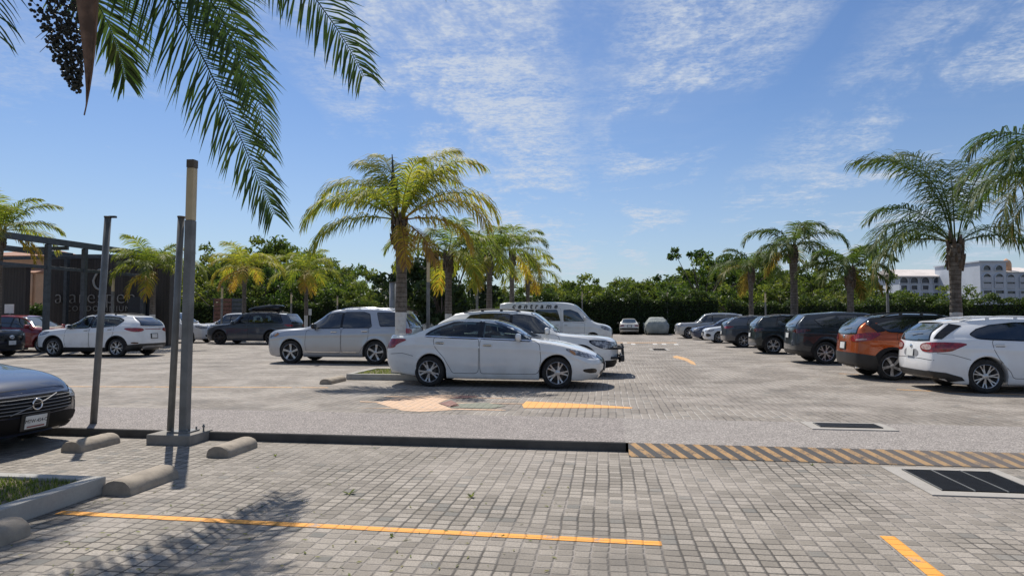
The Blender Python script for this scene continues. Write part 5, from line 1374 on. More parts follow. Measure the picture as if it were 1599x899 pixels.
drain('small far drain grate in the middle of the aisle', ((1021, 546.8), (1041, 546.9), (1020, 544.6)), .0, .16, 5, 1)

# wheel stops: half-round concrete blocks
def wheel_stop(label, p_near, length, z, r=.155, turn=0.0):
    root = empty('wheel_stop', p_near, -PSI + turn); tag(root, label, 'wheel stop', 'concrete wheel stops')
    mb = MB(); n = 16; vs = []; fs = []; sec = [(0, .95, 1), (.018, 1.0, 1)] + [(length * k / 14, 1.0, 1) for k in range(1, 14)] + [(length - .018, 1.0, 1), (length, .95, 1)]
    rs = random.Random(label)
    for (y, s, _) in sec:
        for k in range(n + 1):
            a = math.pi * k / n; rr = r * s * (1 + rs.uniform(-.022, .016) - (.07 if rs.random() < .03 else 0))
            x = -math.copysign(abs(math.cos(a)) ** .9, math.cos(a)) * rr; zz = math.sin(a) ** .72 * rr * .90
            vs.append((x, y, zz))
    m = n + 1
    for i in range(len(sec) - 1):
        for k in range(n): fs.append((i * m + k, i * m + k + 1, (i + 1) * m + k + 1, (i + 1) * m + k))
    fs += [tuple(range(m))[::-1], tuple((len(sec) - 1) * m + k for k in range(m))]
    mb.add(vs, fs, 0, True); o = mb.build('block', M_STOP, root, fix=True, sharp=R_(45))
    # the whole stop is this single block
    o.parent = None; o.name = 'wheel_stop_tmp'; o.location = root.location; o.rotation_euler = root.rotation_euler
    bpy.data.objects.remove(root); o.name = 'wheel_stop'; tag(o, label, 'wheel stop', 'concrete wheel stops')
    return o
def stop_px(label, x0, x1, y, z, ylen, r=None):
    a = gnd(x0, y, z); b = gnd(x1, y, z); c = (a + b) / 2; wheel_stop(label, c, ylen, z, r or (b - a).length / 2)
stop_px('concrete wheel stop beside the corner of the grass bed, with pole shadows on its end', 156, 207, 773, ZN, .68, .15)
stop_px('concrete wheel stop just right of the lamp post plinth', 322, 357, 714, ZN, .64, .145)
stop_px('concrete wheel stop half in the shade of the midnight blue saloon', 92, 130, 706, ZN, .64, .145)
stop_px('concrete wheel stop cut by the frame edge beside the grass bed wall', -172, -96, 890, ZN, .72, .15)
stop_px('small far wheel stop, left of the pair near the tail of the white saloon', 499, 516, 600, 0, .9, .14)
stop_px('small far wheel stop next to the curb of the palm bed', 541, 556, 590.5, 0, .9, .14)

# grass bed with a concrete curb, bottom left
def bed(label, cu, cv, wu, wv, ztop, zbase, th=.13, grass_n=9000, glabel='', gz=-.03, seed=3):
    """corner at (cu, cv) in lot coordinates; runs wu to the left and wv towards the camera"""
    root = empty('bed_curb', lot(cu, cv, zbase), -PSI); tag(root, label, 'curb')
    h = ztop - zbase
    def bar(c, s): 
        mb = MB(); mb.bbox(c, s, .012); mb.build('curb_side', M_CURB, root)
    bar((-th / 2, -wv / 2, h / 2), (th, wv, h)); bar((-wu / 2 - th / 2, -th / 2, h / 2), (wu - th, th, h))
    bar((-wu + th / 2, -wv / 2 - th / 2, h / 2), (th, wv - th - .002, h)); bar((-wu / 2, -wv + th / 2, h / 2), (wu - 2 * th - .004, th, h))
    sheet('bed_soil', [(cu - th, cv - th), (cu - wu + th, cv - th), (cu - wu + th, cv - wv + th), (cu - th, cv - wv + th)], ztop + gz, M_SOIL)
    mb = MB(); rd = random.Random(seed)
    for _ in range(grass_n):
        u = cu - th - rd.random() * (wu - 2 * th); v = cv - th - rd.random() * (wv - 2 * th); p = lot(u, v, ztop + gz)
        a = rd.uniform(0, 6.28); hh = rd.uniform(.02, .055); w = .006; lean = Vector((math.cos(a), math.sin(a), 0)) * rd.uniform(.0, .03)
        s_ = Vector((-math.sin(a), math.cos(a), 0)) * w; mb.tint = rd.random() ** 1.3
        mb.add([p - s_, p + s_, p + lean + Vector((0, 0, hh))], [(0, 1, 2)])
    o = mb.build('grass', M_GRASS, tint=True); tag(o, glabel, 'grass', kind='stuff')
    return root
cu, cv = uv(gnd(166, 743, .045))
bed('pale concrete curb of the grass bed with its corner by a wheel stop', cu, cv, 3.2, 2.9, .045, ZN, .13, 14000, 'short grass growing inside the concrete curbed bed')
cu, cv = uv(gnd(640, 590, .0)); cu2, cv2 = uv(gnd(571, 578, .12))
bed('low curb of the palm bed behind the tail of the white saloon', cu2 + 2.0, cv2 + 0.6, 2.0, 1.9, .14, 0, .12, 2500, 'grass round the foot of the yellowing palm')

# ------------------------------------------------------------------ lamp posts and poles
def make_lamp(label, base, h=3.55, plinth=None, diff=M_DIFF, z0=0.0, grp='lamp posts of the parking lot', bright=None):
    root = empty('lamp_post', (base.x, base.y, z0)); tag(root, label, 'lamp post', grp)
    mb = MB(); mb.bbox((0, 0, (h - .80) / 2), (.105, .105, h - .80), .012); mb.bbox((0, 0, .012), (.26, .26, .024), .004)
    for sx in (-1, 1):
        for sy in (-1, 1): mb.tube([(sx * .10, sy * .10, .02), (sx * .10, sy * .10, .06)], .012, 6)
    mb.build('post', M_STEEL, root)
    mb = MB(); mb.bbox((0, 0, h - .80 + .345), (.099, .099, .69), .012); mb.build('diffuser', diff, root)
    mb = MB(); mb.bbox((0, 0, h - .055), (.105, .105, .11), .01); mb.build('cap', M_CAP, root)
    return root
bp = gnd(288, 676, .0); h0 = atY(297, 250, bp.y).z - .03
LAMP = make_lamp('nearest grey lamp post with amber diffuser, standing on a concrete plinth at the kerb', bp, h0 + .015, z0=ZN + .125)
LAMP.rotation_euler = (0, R_(.5), -PSI)
pl = gnd(285, 692, ZN)
u, v = uv(bp); mb = MB(); p0 = lot(u - .06, VK - .16, 0)
mb.bbox((0, 0, 0), (.60, .50, .13), .014); pln = mb.build('plinth', M_PLINTH); pln.location = (p0.x, p0.y, ZN + .062); pln.rotation_euler = (0, 0, -PSI)
tag(pln, 'low concrete plinth under the nearest lamp post', 'plinth')
mb = MB()
mb.tube([(0, 0, 0), (0, 0, .09)], .011, 8); mb.tube([(0, 0, .05), (0, 0, .07)], .02, 6)
bolt = mb.build('anchor_bolt', M_STEEL); q = lot(u + .20, VK - .06, 0); bolt.location = (q.x, q.y, ZN + .127); tag(bolt, 'upright anchor bolt sticking out of the lamp post plinth', 'bolt')
def pole(label, px_b, py_b, px_t, py_t, z0, Y=None, r=.046, bracket=True, mat=M_STEEL):
    b = gnd(px_b, py_b, z0) if Y is None else atY(px_b, py_b, Y); b.z = z0
    t = atY(px_t, py_t, b.y + .02); root = empty('steel_pole', b); tag(root, label, 'pole')
    d = t - b; mb = MB(); mb.tube([(0, 0, 0), d], r, 14); mb.build('shaft', mat, root)
    mb = MB(); mb.tube([d, d + d.normalized() * .02], r * 1.15, 14); mb.build('end_cap', M_CAP, root)
    if bracket:
        mb = MB(); mb.bbox(d + Vector((r * 1.5, 0, .012)), (.10, .05, .03), .006); mb.build('bracket', M_PLASTIC, root)
    return root
pole('grey steel pole leaning to the right behind a wheel stop', 145, 673, 168.5, 340, ZN)
pole('thin grey pole beside the nearest lamp post, without a lamp', 266, 672, 283, 340, .03, Y=bp.y + .02, r=.043, bracket=False)
for (px, py, Y, lab) in ((669, 405, 23, 'grey lamp post right of the yellowing palm trunk, over the white saloon'), (745, 430, 32, 'lamp post between two green palms behind the white crossover'), (177, 429, 31.5, 'lamp post in front of the sign wall'),
                         (347, 447, 43, 'lamp post over the bonnet of the slate grey car'), (455, 457, 50, 'thin far lamp post right of the roof box'), (1195, 456, 52, 'far lamp post right of the leftmost green palm of the right row'), (1236, 449, 44, 'pale lamp post behind the dark blue-grey crossover'),
                         (1385, 429, 31, 'lamp post under the hanging fronds of the big right palm'), (527, 462, 55, 'very thin far lamp post before the left woods'), (1042, 455, 60, 'far lamp post at the hedge above the covered car'), (909, 454, 58, 'far lamp post at the hedge above the van nose')):
    p = atY(px, py, Y); c = copy_tree(LAMP); c.location = (p.x, p.y, p.z - h0); c['label'] = lab; c.rotation_euler = (0, 0, -PSI)
    for ch in c.children:
        if ch.name.startswith('diffuser'): ch.data = ch.data.copy() if False else ch.data
pole('pale grey pole behind the yellowing palm trunk', 612, 560, 612.5, 441, 0, Y=24, r=.10, bracket=False, mat=M_STEEL2)
pole('dark grey pole touching the yellowing palm trunk', 620.5, 560, 621, 441, 0, Y=22, r=.085, bracket=False)
# small signs
def sign(label, px, py, w, h, Y, px_f, mat=M_SIGNW):
    p = atY(px, py, Y); root = empty('small_sign', (p.x, p.y, 0), -PSI); tag(root, label, 'sign')
    mb = MB(); mb.bbox((0, 0, p.z), (w, .03, h), .008); mb.build('board', mat, root)
    mb = MB(); mb.tube([(0, .03, 0), (0, .03, p.z + h * .3)], .03, 8); mb.build('post', M_STEEL, root)
sign('small white sign on a thin post beside a palm trunk', 484, 487, .22, .44, 46, None)
sign('white square notice before the dark wall above the dark red hatchback', 14.5, 482, .46, .40, 29.5, None)

# small things on the paving: weeds in the joints, dry leaves
rdw = random.Random(77)
for (px, py, s_, lab) in ((545, 771, .09, 'small weed growing from a joint in the sunny paving left of the middle'), (735, 776, .06, 'tiny weed in the paving right of the middle'), (612, 838, .035, 'tiny weed tuft by the long yellow line'), (1268, 726, .05, 'small weed at the foot of the striped ramp'), (430, 712, .05, 'small weed at the foot of the black kerb')):
    p = gnd(px, py, ZN); mb = MB()
    for k in range(12):
        a = rdw.uniform(0, 6.28); l = s_ * rdw.uniform(.5, 1.1); o_ = Vector((math.cos(a), math.sin(a), 0)); q = o_ * l * .7 + Vector((0, 0, l * rdw.uniform(.2, .8))); n_ = Vector((-o_.y, o_.x, 0)) * l * .16; mb.tint = rdw.uniform(.2, .8)
        mb.add([(0, 0, 0), q * .6 - n_, q, q * .6 + n_], [(0, 1, 2, 3)])
    w_ = mb.build('weed', M_GRASS, tint=True); w_.location = p; tag(w_, lab, 'weed')
mb = MB()
for k in range(260):
    px, py = rdw.uniform(0, 900), 690 + 209 * rdw.random() ** .8
    p = gnd(px, py, ZN) + Vector((0, 0, .006)); l = rdw.uniform(.008, .028); a = rdw.uniform(0, 6.28); o_ = Vector((math.cos(a), math.sin(a), 0)); n_ = Vector((-o_.y, o_.x, 0)) * .3
    mb.tint = rdw.uniform(.6, 1.0); mb.add([p - o_ * l, p - n_ * l + Vector((0, 0, .004)), p + o_ * l + Vector((0, 0, .003)), p + n_ * l], [(0, 1, 2, 3)])
lt = mb.build('leaf_litter', M_GRASS, tint=True); tag(lt, 'scattered dry leaf bits on the paving', 'litter', kind='stuff')
# ------------------------------------------------------------------ palms
UP = Vector((0, 0, 1))
def leafy_rachis(mb, pts, nl, lmax, lw, rd, t_base=.4, t_var=.25, grav=.32, r0=.02, s0=.14, lift=.15, fwd=.55, tip_tint=.15, seg=3, m_l=0, m_r=1, sref=None):
    """a feather frond: rachis through pts (list of Vectors), leaflets down both sides"""
    n = len(pts); mb.tint = min(1, t_base + .25)
    mb.tube(pts, [lerp(r0, r0 * .18, k / (n - 1)) for k in range(n)], 5, m_r, True)
    def at(s):
        f = s * (n - 1); i = min(n - 2, int(f)); return pts[i].lerp(pts[i + 1], f - i), (pts[i + 1] - pts[i]).normalized()
    for k in range(nl):
        s = s0 + (1 - s0) * (k + .5) / nl
        p, T = at(min(.999, s)); S = T.cross(sref if sref is not None else UP)
        if S.length < .15: S = Vector((1, 0, 0)).cross(T)
        S.normalize(); N = S.cross(T).normalized()
        for sg in (-1, 1):
            if rd.random() < .04: continue
            ss = (s - s0) / (1 - s0)
            l = lmax * min(1, .45 + ss * 2.6) * (1 - .62 * max(0, (ss - .45) / .55) ** 1.3) * rd.uniform(.82, 1.12)
            fa = lerp(fwd * .55, fwd * 1.9, ss) + rd.uniform(-.16, .16)
            D = (S * sg * math.cos(fa) + T * math.sin(fa) + N * (lift + rd.uniform(-.32, .32))).normalized()
            mb.tint = max(0, min(1, t_base + rd.uniform(-t_var, t_var) + tip_tint * ss))
            q = p + S * sg * r0 * .4; vs = []; st = l / seg; ws = ([.55, 1.0, .75, .0] if seg == 3 else [.6, 1.0, .0])
            g = grav * rd.uniform(.7, 1.3)
            for j in range(seg + 1):
                Wd = (T - D * T.dot(D)); Wd = Wd.normalized() if Wd.length > .05 else N
                w = lw * ws[j] / 2
                if j < seg: vs += [q - Wd * w, q + Wd * w]
                else: vs.append(q)
                q = q + D * st; D = (D + Vector((0, 0, -g))).normalized()
            fs = [(2 * j, 2 * j + 1, 2 * j + 3, 2 * j + 2) for j in range(seg - 1)] + [(2 * seg - 2, 2 * seg - 1, 2 * seg)]
            mb.add(vs, fs, m_l, True)
def arc_pts(base, az, e0, L, droop, n=14, curl=1.0):
    pts = [base.copy()]; a = e0; p = base.copy()
    for k in range(n):
        s = k / n; p = p + Vector((math.cos(az) * math.cos(a), math.sin(az) * math.cos(a), math.sin(a))) * (L / n); a -= droop / n * (.35 + 1.3 * s) * curl; pts.append(p.copy())
    return pts
def bez(ctrl, n=18):
    out = []
    for k in range(n + 1):
        t = k / n; q = [Vector(c) for c in ctrl]
        while len(q) > 1: q = [q[i].lerp(q[i + 1], t) for i in range(len(q) - 1)]
        out.append(q[0])
    return out
def palm(label, px, py_crown, Y, L=2.6, nf=13, mat=M_FROND_G, tint=.35, tr=.14, white=True, seed=1, group='palms of the parking lot', fr_spec=None, spear=False, zb=0.0, nl=62, lw=.038, old=2, droop=1.9, grav=.48, lf=.33):
    rd = random.Random(seed); c = atY(px, py_crown, Y); zc = c.z
    root = empty('palm_tree', (c.x, c.y, zb)); tag(root, label, 'palm', group)
    H = zc - zb
    mb = MB(); bend = rd.uniform(-.06, .06); pts = []; rads = []
    for k in range(16):
        s = k / 15; pts.append((bend * math.sin(s * 2.6), bend * .6 * math.sin(s * 2), s * (H - .25)))
        rads.append(tr * (1.25 - .35 * min(1, s * 6)) * (1 + .06 * math.sin(s * 17)) * (1 + .20 * sstep(.78, .93, s)) )
    mb.tube(pts, rads, 14); mb.build('trunk', M_TRUNKW if white else M_TRUNK, root, fix=True)
    mb = MB()
    for k in range(26):   # old leaf bases under the crown
        a = k * 2.4; zz = H - .95 + k * .030; o = Vector((math.cos(a), math.sin(a), 0)); b = o * tr * 1.0 + Vector((0, 0, zz)); t = o * tr * (1.5 - k * .010) + Vector((0, 0, zz + rd.uniform(.16, .32)))
        mb.tube([b, b.lerp(t, .6) + Vector((0, 0, .03)), t], [.05, .04, .015], 6)
    mb.build('leaf_bases', M_HUSK, root)
    mb = MB(); base = Vector((0, 0, H - .22))
    spec = fr_spec or []
    if not spec:
        for k in range(nf):
            s = (k + .5) / nf; spec.append((k * 2.39996 + rd.uniform(-.3, .3), lerp(1.42, .10, s ** .85) + rd.uniform(-.1, .1), L * rd.uniform(.85, 1.1) * (.8 if s < .15 else 1), droop * rd.uniform(.8, 1.2), rd.uniform(-.05, .1) + (.12 if s > .75 else 0)))
        for k in range(old): spec.append((rd.uniform(0, 6.28), rd.uniform(-.6, -.15), L * .75, 1.2, .45))
    for (az, e0, l, dr, dt) in spec:
        b = base + Vector((math.cos(az), math.sin(az), 0)) * tr * .5
        leafy_rachis(mb, arc_pts(b, az, e0, l, dr), nl, l * lf, lw, rd, t_base=tint + dt, grav=grav, r0=.022, s0=.16)
    mb.build('crown', [mat, mat], root, tint=True)
    if spear:
        mb = MB(); p = base + Vector((-.1, -.05, .2)); pts = [p + Vector((-.015 * k, 0, .24 * k)) for k in range(7)]
        mb.tube(pts, [.05, .055, .085, .085, .04, .022, .012], 7); mb.build('dry_spathe', M_FRUIT, root)
    return root
D_ = R_
# big yellowing palm: fronds laid out as in the photo (azimuth in the world: 0 = right, 90 = away, 180 = left, 270 = towards the camera)
YS = [(D_(172), 1.05, 2.5, 2.3, .0), (D_(196), .62, 2.6, 2.2, .02), (D_(160), .85, 2.3, 1.9, .05), (D_(70), 1.30, 2.2, 1.5, .1), (D_(25), 1.32, 2.1, 1.6, .10), (D_(300), 1.25, 2.0, 1.5, .05), (D_(8), .78, 2.8, 2.2, .18), (D_(-20), .55, 2.7, 2.1, .28),
      (D_(-8), .15, 2.1, 1.7, .40), (D_(205), .12, 2.4, 1.6, .0), (D_(250), .7, 2.2, 2.0, .0), (D_(100), .6, 2.4, 2.0, .05), (D_(130), 1.2, 2.2, 1.8, .0), (D_(150), 1.42, 2.3, 1.7, .04), (D_(45), 1.15, 2.4, 1.7, .12), (D_(35), 1.40, 2.7, 1.5, .12), (D_(125), 1.42, 2.6, 1.5, .06), (D_(-10), 1.2, 2.7, 1.9, .14), (D_(-70), -.75, 1.5, .7, .50), (D_(-35), -.5, 1.7, .9, .55)]
palm('big yellowing palm with limed trunk foot, standing behind the tail of the white saloon', 624, 330, 16.5, mat=M_FROND_Y, tint=.34, tr=.155, fr_spec=YS, spear=True, nl=74, lw=.026, seed=2, grav=.75, lf=.34)
for (lab, px, py, Y, L, nf, mat, tint, seed, white, kw) in (
    ('green palm with drooping yellow skirt right behind the big yellowing palm', 700, 388, 25, 2.6, 12, M_FROND_Y, .16, 5, True, dict(droop=2.3, old=3)),
    ('green palm with full drooping crown, second right of the big yellowing one', 763, 390, 30, 2.5, 12, M_FROND_Y, .10, 6, True, dict(droop=2.2)),
    ('palm with one long pale yellow frond reaching right, over the white van', 800, 386, 35, 2.7, 11, M_FROND_Y, .22, 7, True, dict(droop=2.0)),
    ('small palm with yellow tips over the roof of the white van', 825, 420, 42, 2.5, 11, M_FROND_Y, .30, 8, True, dict(droop=2.2)),
    ('bright green palm in front of the dark sign wall', 240, 412, 32, 2.5, 14, M_FROND_Y, .22, 9, True, dict(droop=1.7)),
    ('palm with pale yellow fronds behind the slate grey car', 382, 414, 42, 2.7, 13, M_FROND_Y, .48, 10, True, dict(droop=2.0)),
    ('yellow-green palm beside a small white sign, left of the silver family car', 479, 420, 46, 2.7, 13, M_FROND_Y, .32, 12, True, dict(droop=2.3)),
    ('palm behind the pergola at the left edge, crown cut by the frame', 2, 352, 27.5, 2.5, 13, M_FROND_Y, .28, 13, False, dict(droop=1.6)),
    ('leftmost green palm of the right row, leaning crown before the woods', 1173, 415, 37, 2.5, 14, M_FROND_G, .45, 14, True, dict(droop=2.2)),
    ('tall green palm with thick limed trunk behind the dark blue-grey crossover', 1237, 378, 29, 2.3, 13, M_FROND_G, .42, 15, True, dict(droop=2.4, tr=.17)),
    ('green palm with twisted top frond, left of the big right palm', 1327, 412, 26, 2.0, 14, M_FROND_G, .38, 16, True, dict(droop=2.1))):
    palm(lab, px, py, Y, L, nf, mat, tint, seed=seed, white=white, **kw)
GS = [(D_(178), .95, 2.6, 2.1, -.05), (D_(190), .62, 2.9, 2.3, -.02), (D_(200), .45, 2.9, 2.3, .15), (D_(175), .25, 2.7, 2.3, .25), (D_(150), 1.45, 3.7, 1.9, .1), (D_(95), 1.5, 3.7, 1.6, .15), (D_(60), 1.45, 3.6, 1.8, .1), (D_(170), 1.53, 3.5, 2.2, .12), (D_(20), 1.28, 3.8, 1.3, -.05),
      (D_(5), .6, 2.5, 2.2, .0), (D_(-15), .35, 2.2, 2.0, .05), (D_(130), .5, 2.4, 2.0, .05), (D_(60), .5, 2.4, 2.0, .0)]
palm('big green palm of the right row with bulging bare trunk under its crown', 1491, 366, 17.3, mat=M_FROND_G, tint=.34, tr=.15, fr_spec=GS, nl=74, lw=.026, seed=21, grav=.6)
ES = [(D_(180), .95, 2.9, 2.3, -.05), (D_(200), .8, 2.8, 2.4, .0), (D_(165), .35, 2.7, 2.3, .1), (D_(190), .2, 2.5, 2.0, .3), (D_(150), .7, 2.6, 2.3, .05), (D_(240), .4, 2.6, 2.2, .05), (D_(270), .9, 2.6, 2.2, 0), (D_(20), .9, 2.6, 2.0, 0), (D_(70), 1.1, 2.6, 1.9, 0), (D_(320), .5, 2.6, 2.0, 0), (D_(110), .5, 2.6, 2.0, 0), (D_(180), -.25, 2.2, 1.4, .35)]
palm('green palm at the frame edge with only hanging fronds in view', 1690, 262, 14.2, mat=M_FROND_G, tint=.28, tr=.17, fr_spec=ES, nl=80, lw=.026, seed=22, grav=.6)

# ---- the near palm over the grass bed: its trunk is outside the frame, fronds, fruit and spathe hang into it
rd = random.Random(40)
tb = lot(*uv(gnd(-140, 850, ZN)), 0); crown = Vector((-5.6, 6.5, 5.75))
np_ = empty('palm_tree', (crown.x - .1, crown.y - .3, ZN + .1)); tag(np_, 'tall near palm hanging dark green fronds, fruit and a brown spathe into the frame', 'palm', 'palms of the parking lot')
O = Vector(np_.location)
mb = MB(); cr = crown - O
mb.tube([Vector((0, 0, 0)).lerp(cr, k / 12) for k in range(13)], [.19 - .05 * min(1, k / 4) + (.04 if k > 10 else 0) for k in range(13)], 16); mb.build('trunk', M_TRUNK, np_, fix=True)
def nfrond(ctrl, nl=88, lmax=.78, lw=.022, grav=.30, tb_=.35, lift=.05, sref=Vector((.15, -.95, -.25)), **k):
    mb = MB(); pts = [p - O for p in bez([crown] + [atY(*c) for c in ctrl])]
    leafy_rachis(mb, pts, nl, lmax, lw, rd, t_base=tb_, t_var=.3, grav=grav, r0=.022, s0=.12, lift=lift, fwd=.48, tip_tint=.1, sref=sref, **k)
    return mb.build('frond', [M_FROND_N, M_FROND_N], np_, tint=True)
nfrond([(60, -300, 6.9), (250, -120, 7.2), (345, 150, 7.5), (428, 335, 7.7)], nl=180, lmax=.90)
nfrond([(80, -330, 6.7), (300, -230, 6.6), (490, -50, 6.6), (568, 120, 6.6)], nl=150, lmax=.80)
nfrond([(60, -310, 7.3), (250, -200, 7.9), (380, -60, 8.3), (418, 235, 8.6)], nl=150, lmax=.85, tb_=.5)
nfrond([(-60, -200, 6.3), (-30, -110, 6.1), (-20, -60, 5.9), (-5, 60, 5.8)], nl=36, lmax=.62, sref=UP)
nfrond([(120, -380, 6.3), (330, -330, 6.2), (560, -220, 6.2), (700, -40, 6.2)], nl=100, lmax=.72)
nfrond([(-200, -350, 8), (-120, -200, 8.8), (-60, -40, 9.4), (-50, 120, 9.6)], nl=44, lmax=.6)
nfrond([(40, -300, 6.4), (190, -200, 6.6), (330, -60, 6.8), (396, 150, 6.9)], nl=150, lmax=.85, tb_=.3)
for k in range(13):     # the rest of the crown, out of the frame: it shades the paving
    az = R_(95 + k * 20 + rd.uniform(-6, 6)); e = rd.uniform(.25, 1.15)
    if 150 < math.degrees(az) % 360 < 165: continue
    mb = MB(); leafy_rachis(mb, arc_pts(cr, az, e, rd.uniform(2.9, 3.5), rd.uniform(1.3, 1.9)), 120, .95, .042, rd, t_base=.35, t_var=.3, grav=.22, r0=.022, s0=.12)
    mb.build('frond', [M_FROND_N, M_FROND_N], np_, tint=True)
for az, e, l in ((-60, .75, 3.4), (-35, .9, 3.2), (-20, 1.2, 3.0), (20, 1.25, 3.1), (-85, .5, 3.3)):
    mb = MB(); leafy_rachis(mb, arc_pts(cr, R_(az), e, l, 1.3), 120, .95, .042, rd, t_base=.35, t_var=.3, grav=.22, r0=.022, s0=.12)
    mb.build('frond', [M_FROND_N, M_FROND_N], np_, tint=True)
# fruit cluster
mb = MB(); F0 = atY(55, -150, 6.2) - O; F1 = atY(118, 140, 6.1) - O
stalk = bez([cr, cr + Vector((.45, -.1, .15)), F0, F0.lerp(F1, .3)], 8); mb.tube(stalk, .025, 6, 1)
ico = bmesh.new(); bmesh.ops.create_icosphere(ico, subdivisions=1, radius=1); iv = [v.co.copy() for v in ico.verts]; ifc = [[v.index for v in f.verts] for f in ico.faces]; ico.free()
for k in range(1150):
    s = rd.random() ** .8; ax = F0.lerp(F1, s); w = .235 * math.sin(math.pi * min(1, .25 + s * .72)) + .02
    a = rd.uniform(0, 6.28); r = w * math.sqrt(rd.random()); p = ax + Vector((math.cos(a) * r, math.sin(a) * r, rd.uniform(-.04, .04)))
    rr = rd.uniform(.013, .020); mb.add([p + v * rr for v in iv], ifc, 0, True)
for k in range(46):
    s = rd.random(); ax = F0.lerp(F1, s * .8); a = rd.uniform(0, 6.28); q = ax + Vector((math.cos(a) * .1, math.sin(a) * .1, 0))
    e = ax + Vector((math.cos(a) * rd.uniform(.15, .30), math.sin(a) * .22, -rd.uniform(.10, .32))); mb.tube([ax, q + Vector((0, 0, -.03)), e], [.005, .004, .002], 4, 1)
mb.build('fruit_cluster', [M_FRUIT, M_HUSK], np_)
# spathe: a woody boat-shaped bract
pts = [atY(x, y, 6.0) - O for x, y in ((40, -330), (95, -190), (124, -60), (136, 30), (140, 95), (134, 140), (127, 178))]
pts = bez([pts[0], pts[0] + Vector((.5, 0, .1)), atY(150, -120, 6.0) - O, atY(150, 80, 6.0) - O, pts[-1]], 22)
vs = []; fs = []; n = 7
for i, p in enumerate(pts):
    s = i / 22; w = .165 * math.sin(math.pi * min(1, .12 + s * .88)) ** .6 * (1 if s < .6 else (1 - ((s - .6) / .4) ** 1.5)) + .004
    for j in range(n):
        t = j / (n - 1) * 2 - 1; vs.append(p + Vector((t * w * .8, -abs(t) ** 1.6 * w * .75 + .05, .0)))
for i in range(22):
    for j in range(n - 1): fs.append((i * n + j, i * n + j + 1, (i + 1) * n + j + 1, (i + 1) * n + j))
mb = MB(); mb.add(vs, fs, 0, True); o = mb.build('spathe', M_SPATHE, np_)
sm = o.modifiers.new('thick', 'SOLIDIFY'); sm.thickness = .012

# ------------------------------------------------------------------ broadleaf trees
def crown_mesh(name, seed, n_cl, per, rx, rz, size, mat, open_=0.0, squash=1.0):
    rd = random.Random(seed); mb = MB(); cl = []
    while len(cl) < n_cl:
        v = Vector((rd.uniform(-1, 1), rd.uniform(-1, 1), rd.uniform(-.75, 1)))
        if v.length > 1 or v.length < .35: continue
        v = v.normalized() * (v.length ** .55)
        k = 1 + .28 * math.sin(v.x * 4 + seed) * math.cos(v.y * 3.3 + seed * 2) + rd.uniform(-.1, .12)
        cl.append(Vector((v.x * rx * k, v.y * rx * k, v.z * rz * k)))
    for c in cl:
        r = rd.uniform(.12, .26) * rx * (1 - open_ * .4); tb = rd.uniform(.15, .75)
        for _ in range(per):
            d = Vector((rd.gauss(0, 1), rd.gauss(0, 1), rd.gauss(0, .7))).normalized() * r * rd.random() ** .5
            p = c + d; a = Vector((rd.gauss(0, 1), rd.gauss(0, 1), rd.gauss(0, .6))).normalized(); b = a.orthogonal().normalized(); b = (Matrix.Rotation(rd.uniform(0, 6.28), 3, a) @ b); cc = a.cross(b)
            s = size * rd.uniform(.6, 1.3); mb.tint = max(0, min(1, tb + rd.uniform(-.2, .25)))
            mb.add([p - b * s, p - cc * s * .42, p + b * s, p + cc * s * .42], [(0, 1, 2, 3)])
    o = mb.build(name, mat, tint=True); return o, cl
VAR = []
for k, (ncl, per, rx, rz, size, mat, op) in enumerate([(62, 90, 4.2, 3.0, .20, M_LEAF, 0), (54, 95, 3.6, 3.3, .19, M_LEAF, .3), (48, 80, 4.4, 2.5, .19, M_LEAF, .6), (70, 90, 3.8, 2.7, .21, M_LEAFDK, 0), (40, 70, 3.9, 2.9, .17, M_LEAF, 1.0)]):
    c, cl = crown_mesh('crown', 50 + k, ncl, per, rx, rz, size, mat, op); mb = MB(); rd2 = random.Random(k)
    base = Vector((0, 0, -rz - 2.6)); fork = Vector((rd2.uniform(-.2, .2), 0, -rz * .75))
    mb.tube([base, base.lerp(fork, .5) + Vector((.1, 0, 0)), fork], [.24, .19, .16], 8)
    for p in cl[::3]: mb.tube([fork, fork.lerp(p, .5) + Vector((0, 0, -.25)), p], [.10, .06, .02], 5, cap=False)
    t = mb.build('trunk', M_BARK); VAR.append((t.data, c.data, rz + 2.6)); bpy.data.objects.remove(t); bpy.data.objects.remove(c)
def tree(label, px, py_top, Y, var, sc_=1.0, grp='trees beyond the hedge', sx=1.0):
    td, cd, h = VAR[var]; top = atY(px, py_top, Y); rzv = h - 2.6
    root = empty('broadleaf_tree', (top.x, top.y, 0), random.uniform(0, 6.28)); tag(root, label, 'tree', grp)
    zc = top.z - rzv * sc_ * .74
    for nm, d in (('trunk', td), ('crown', cd)):
        o = bpy.data.objects.new(nm, d); sc.collection.objects.link(o); o.parent = root; o.location = (0, 0, zc); o.scale = (sc_ * sx, sc_ * sx, sc_)
        if nm == 'trunk' and zc - h * sc_ > 0: o.scale.z = zc / h
    return root
LT = ['tree of the woods behind the lot', 'dark round tree']
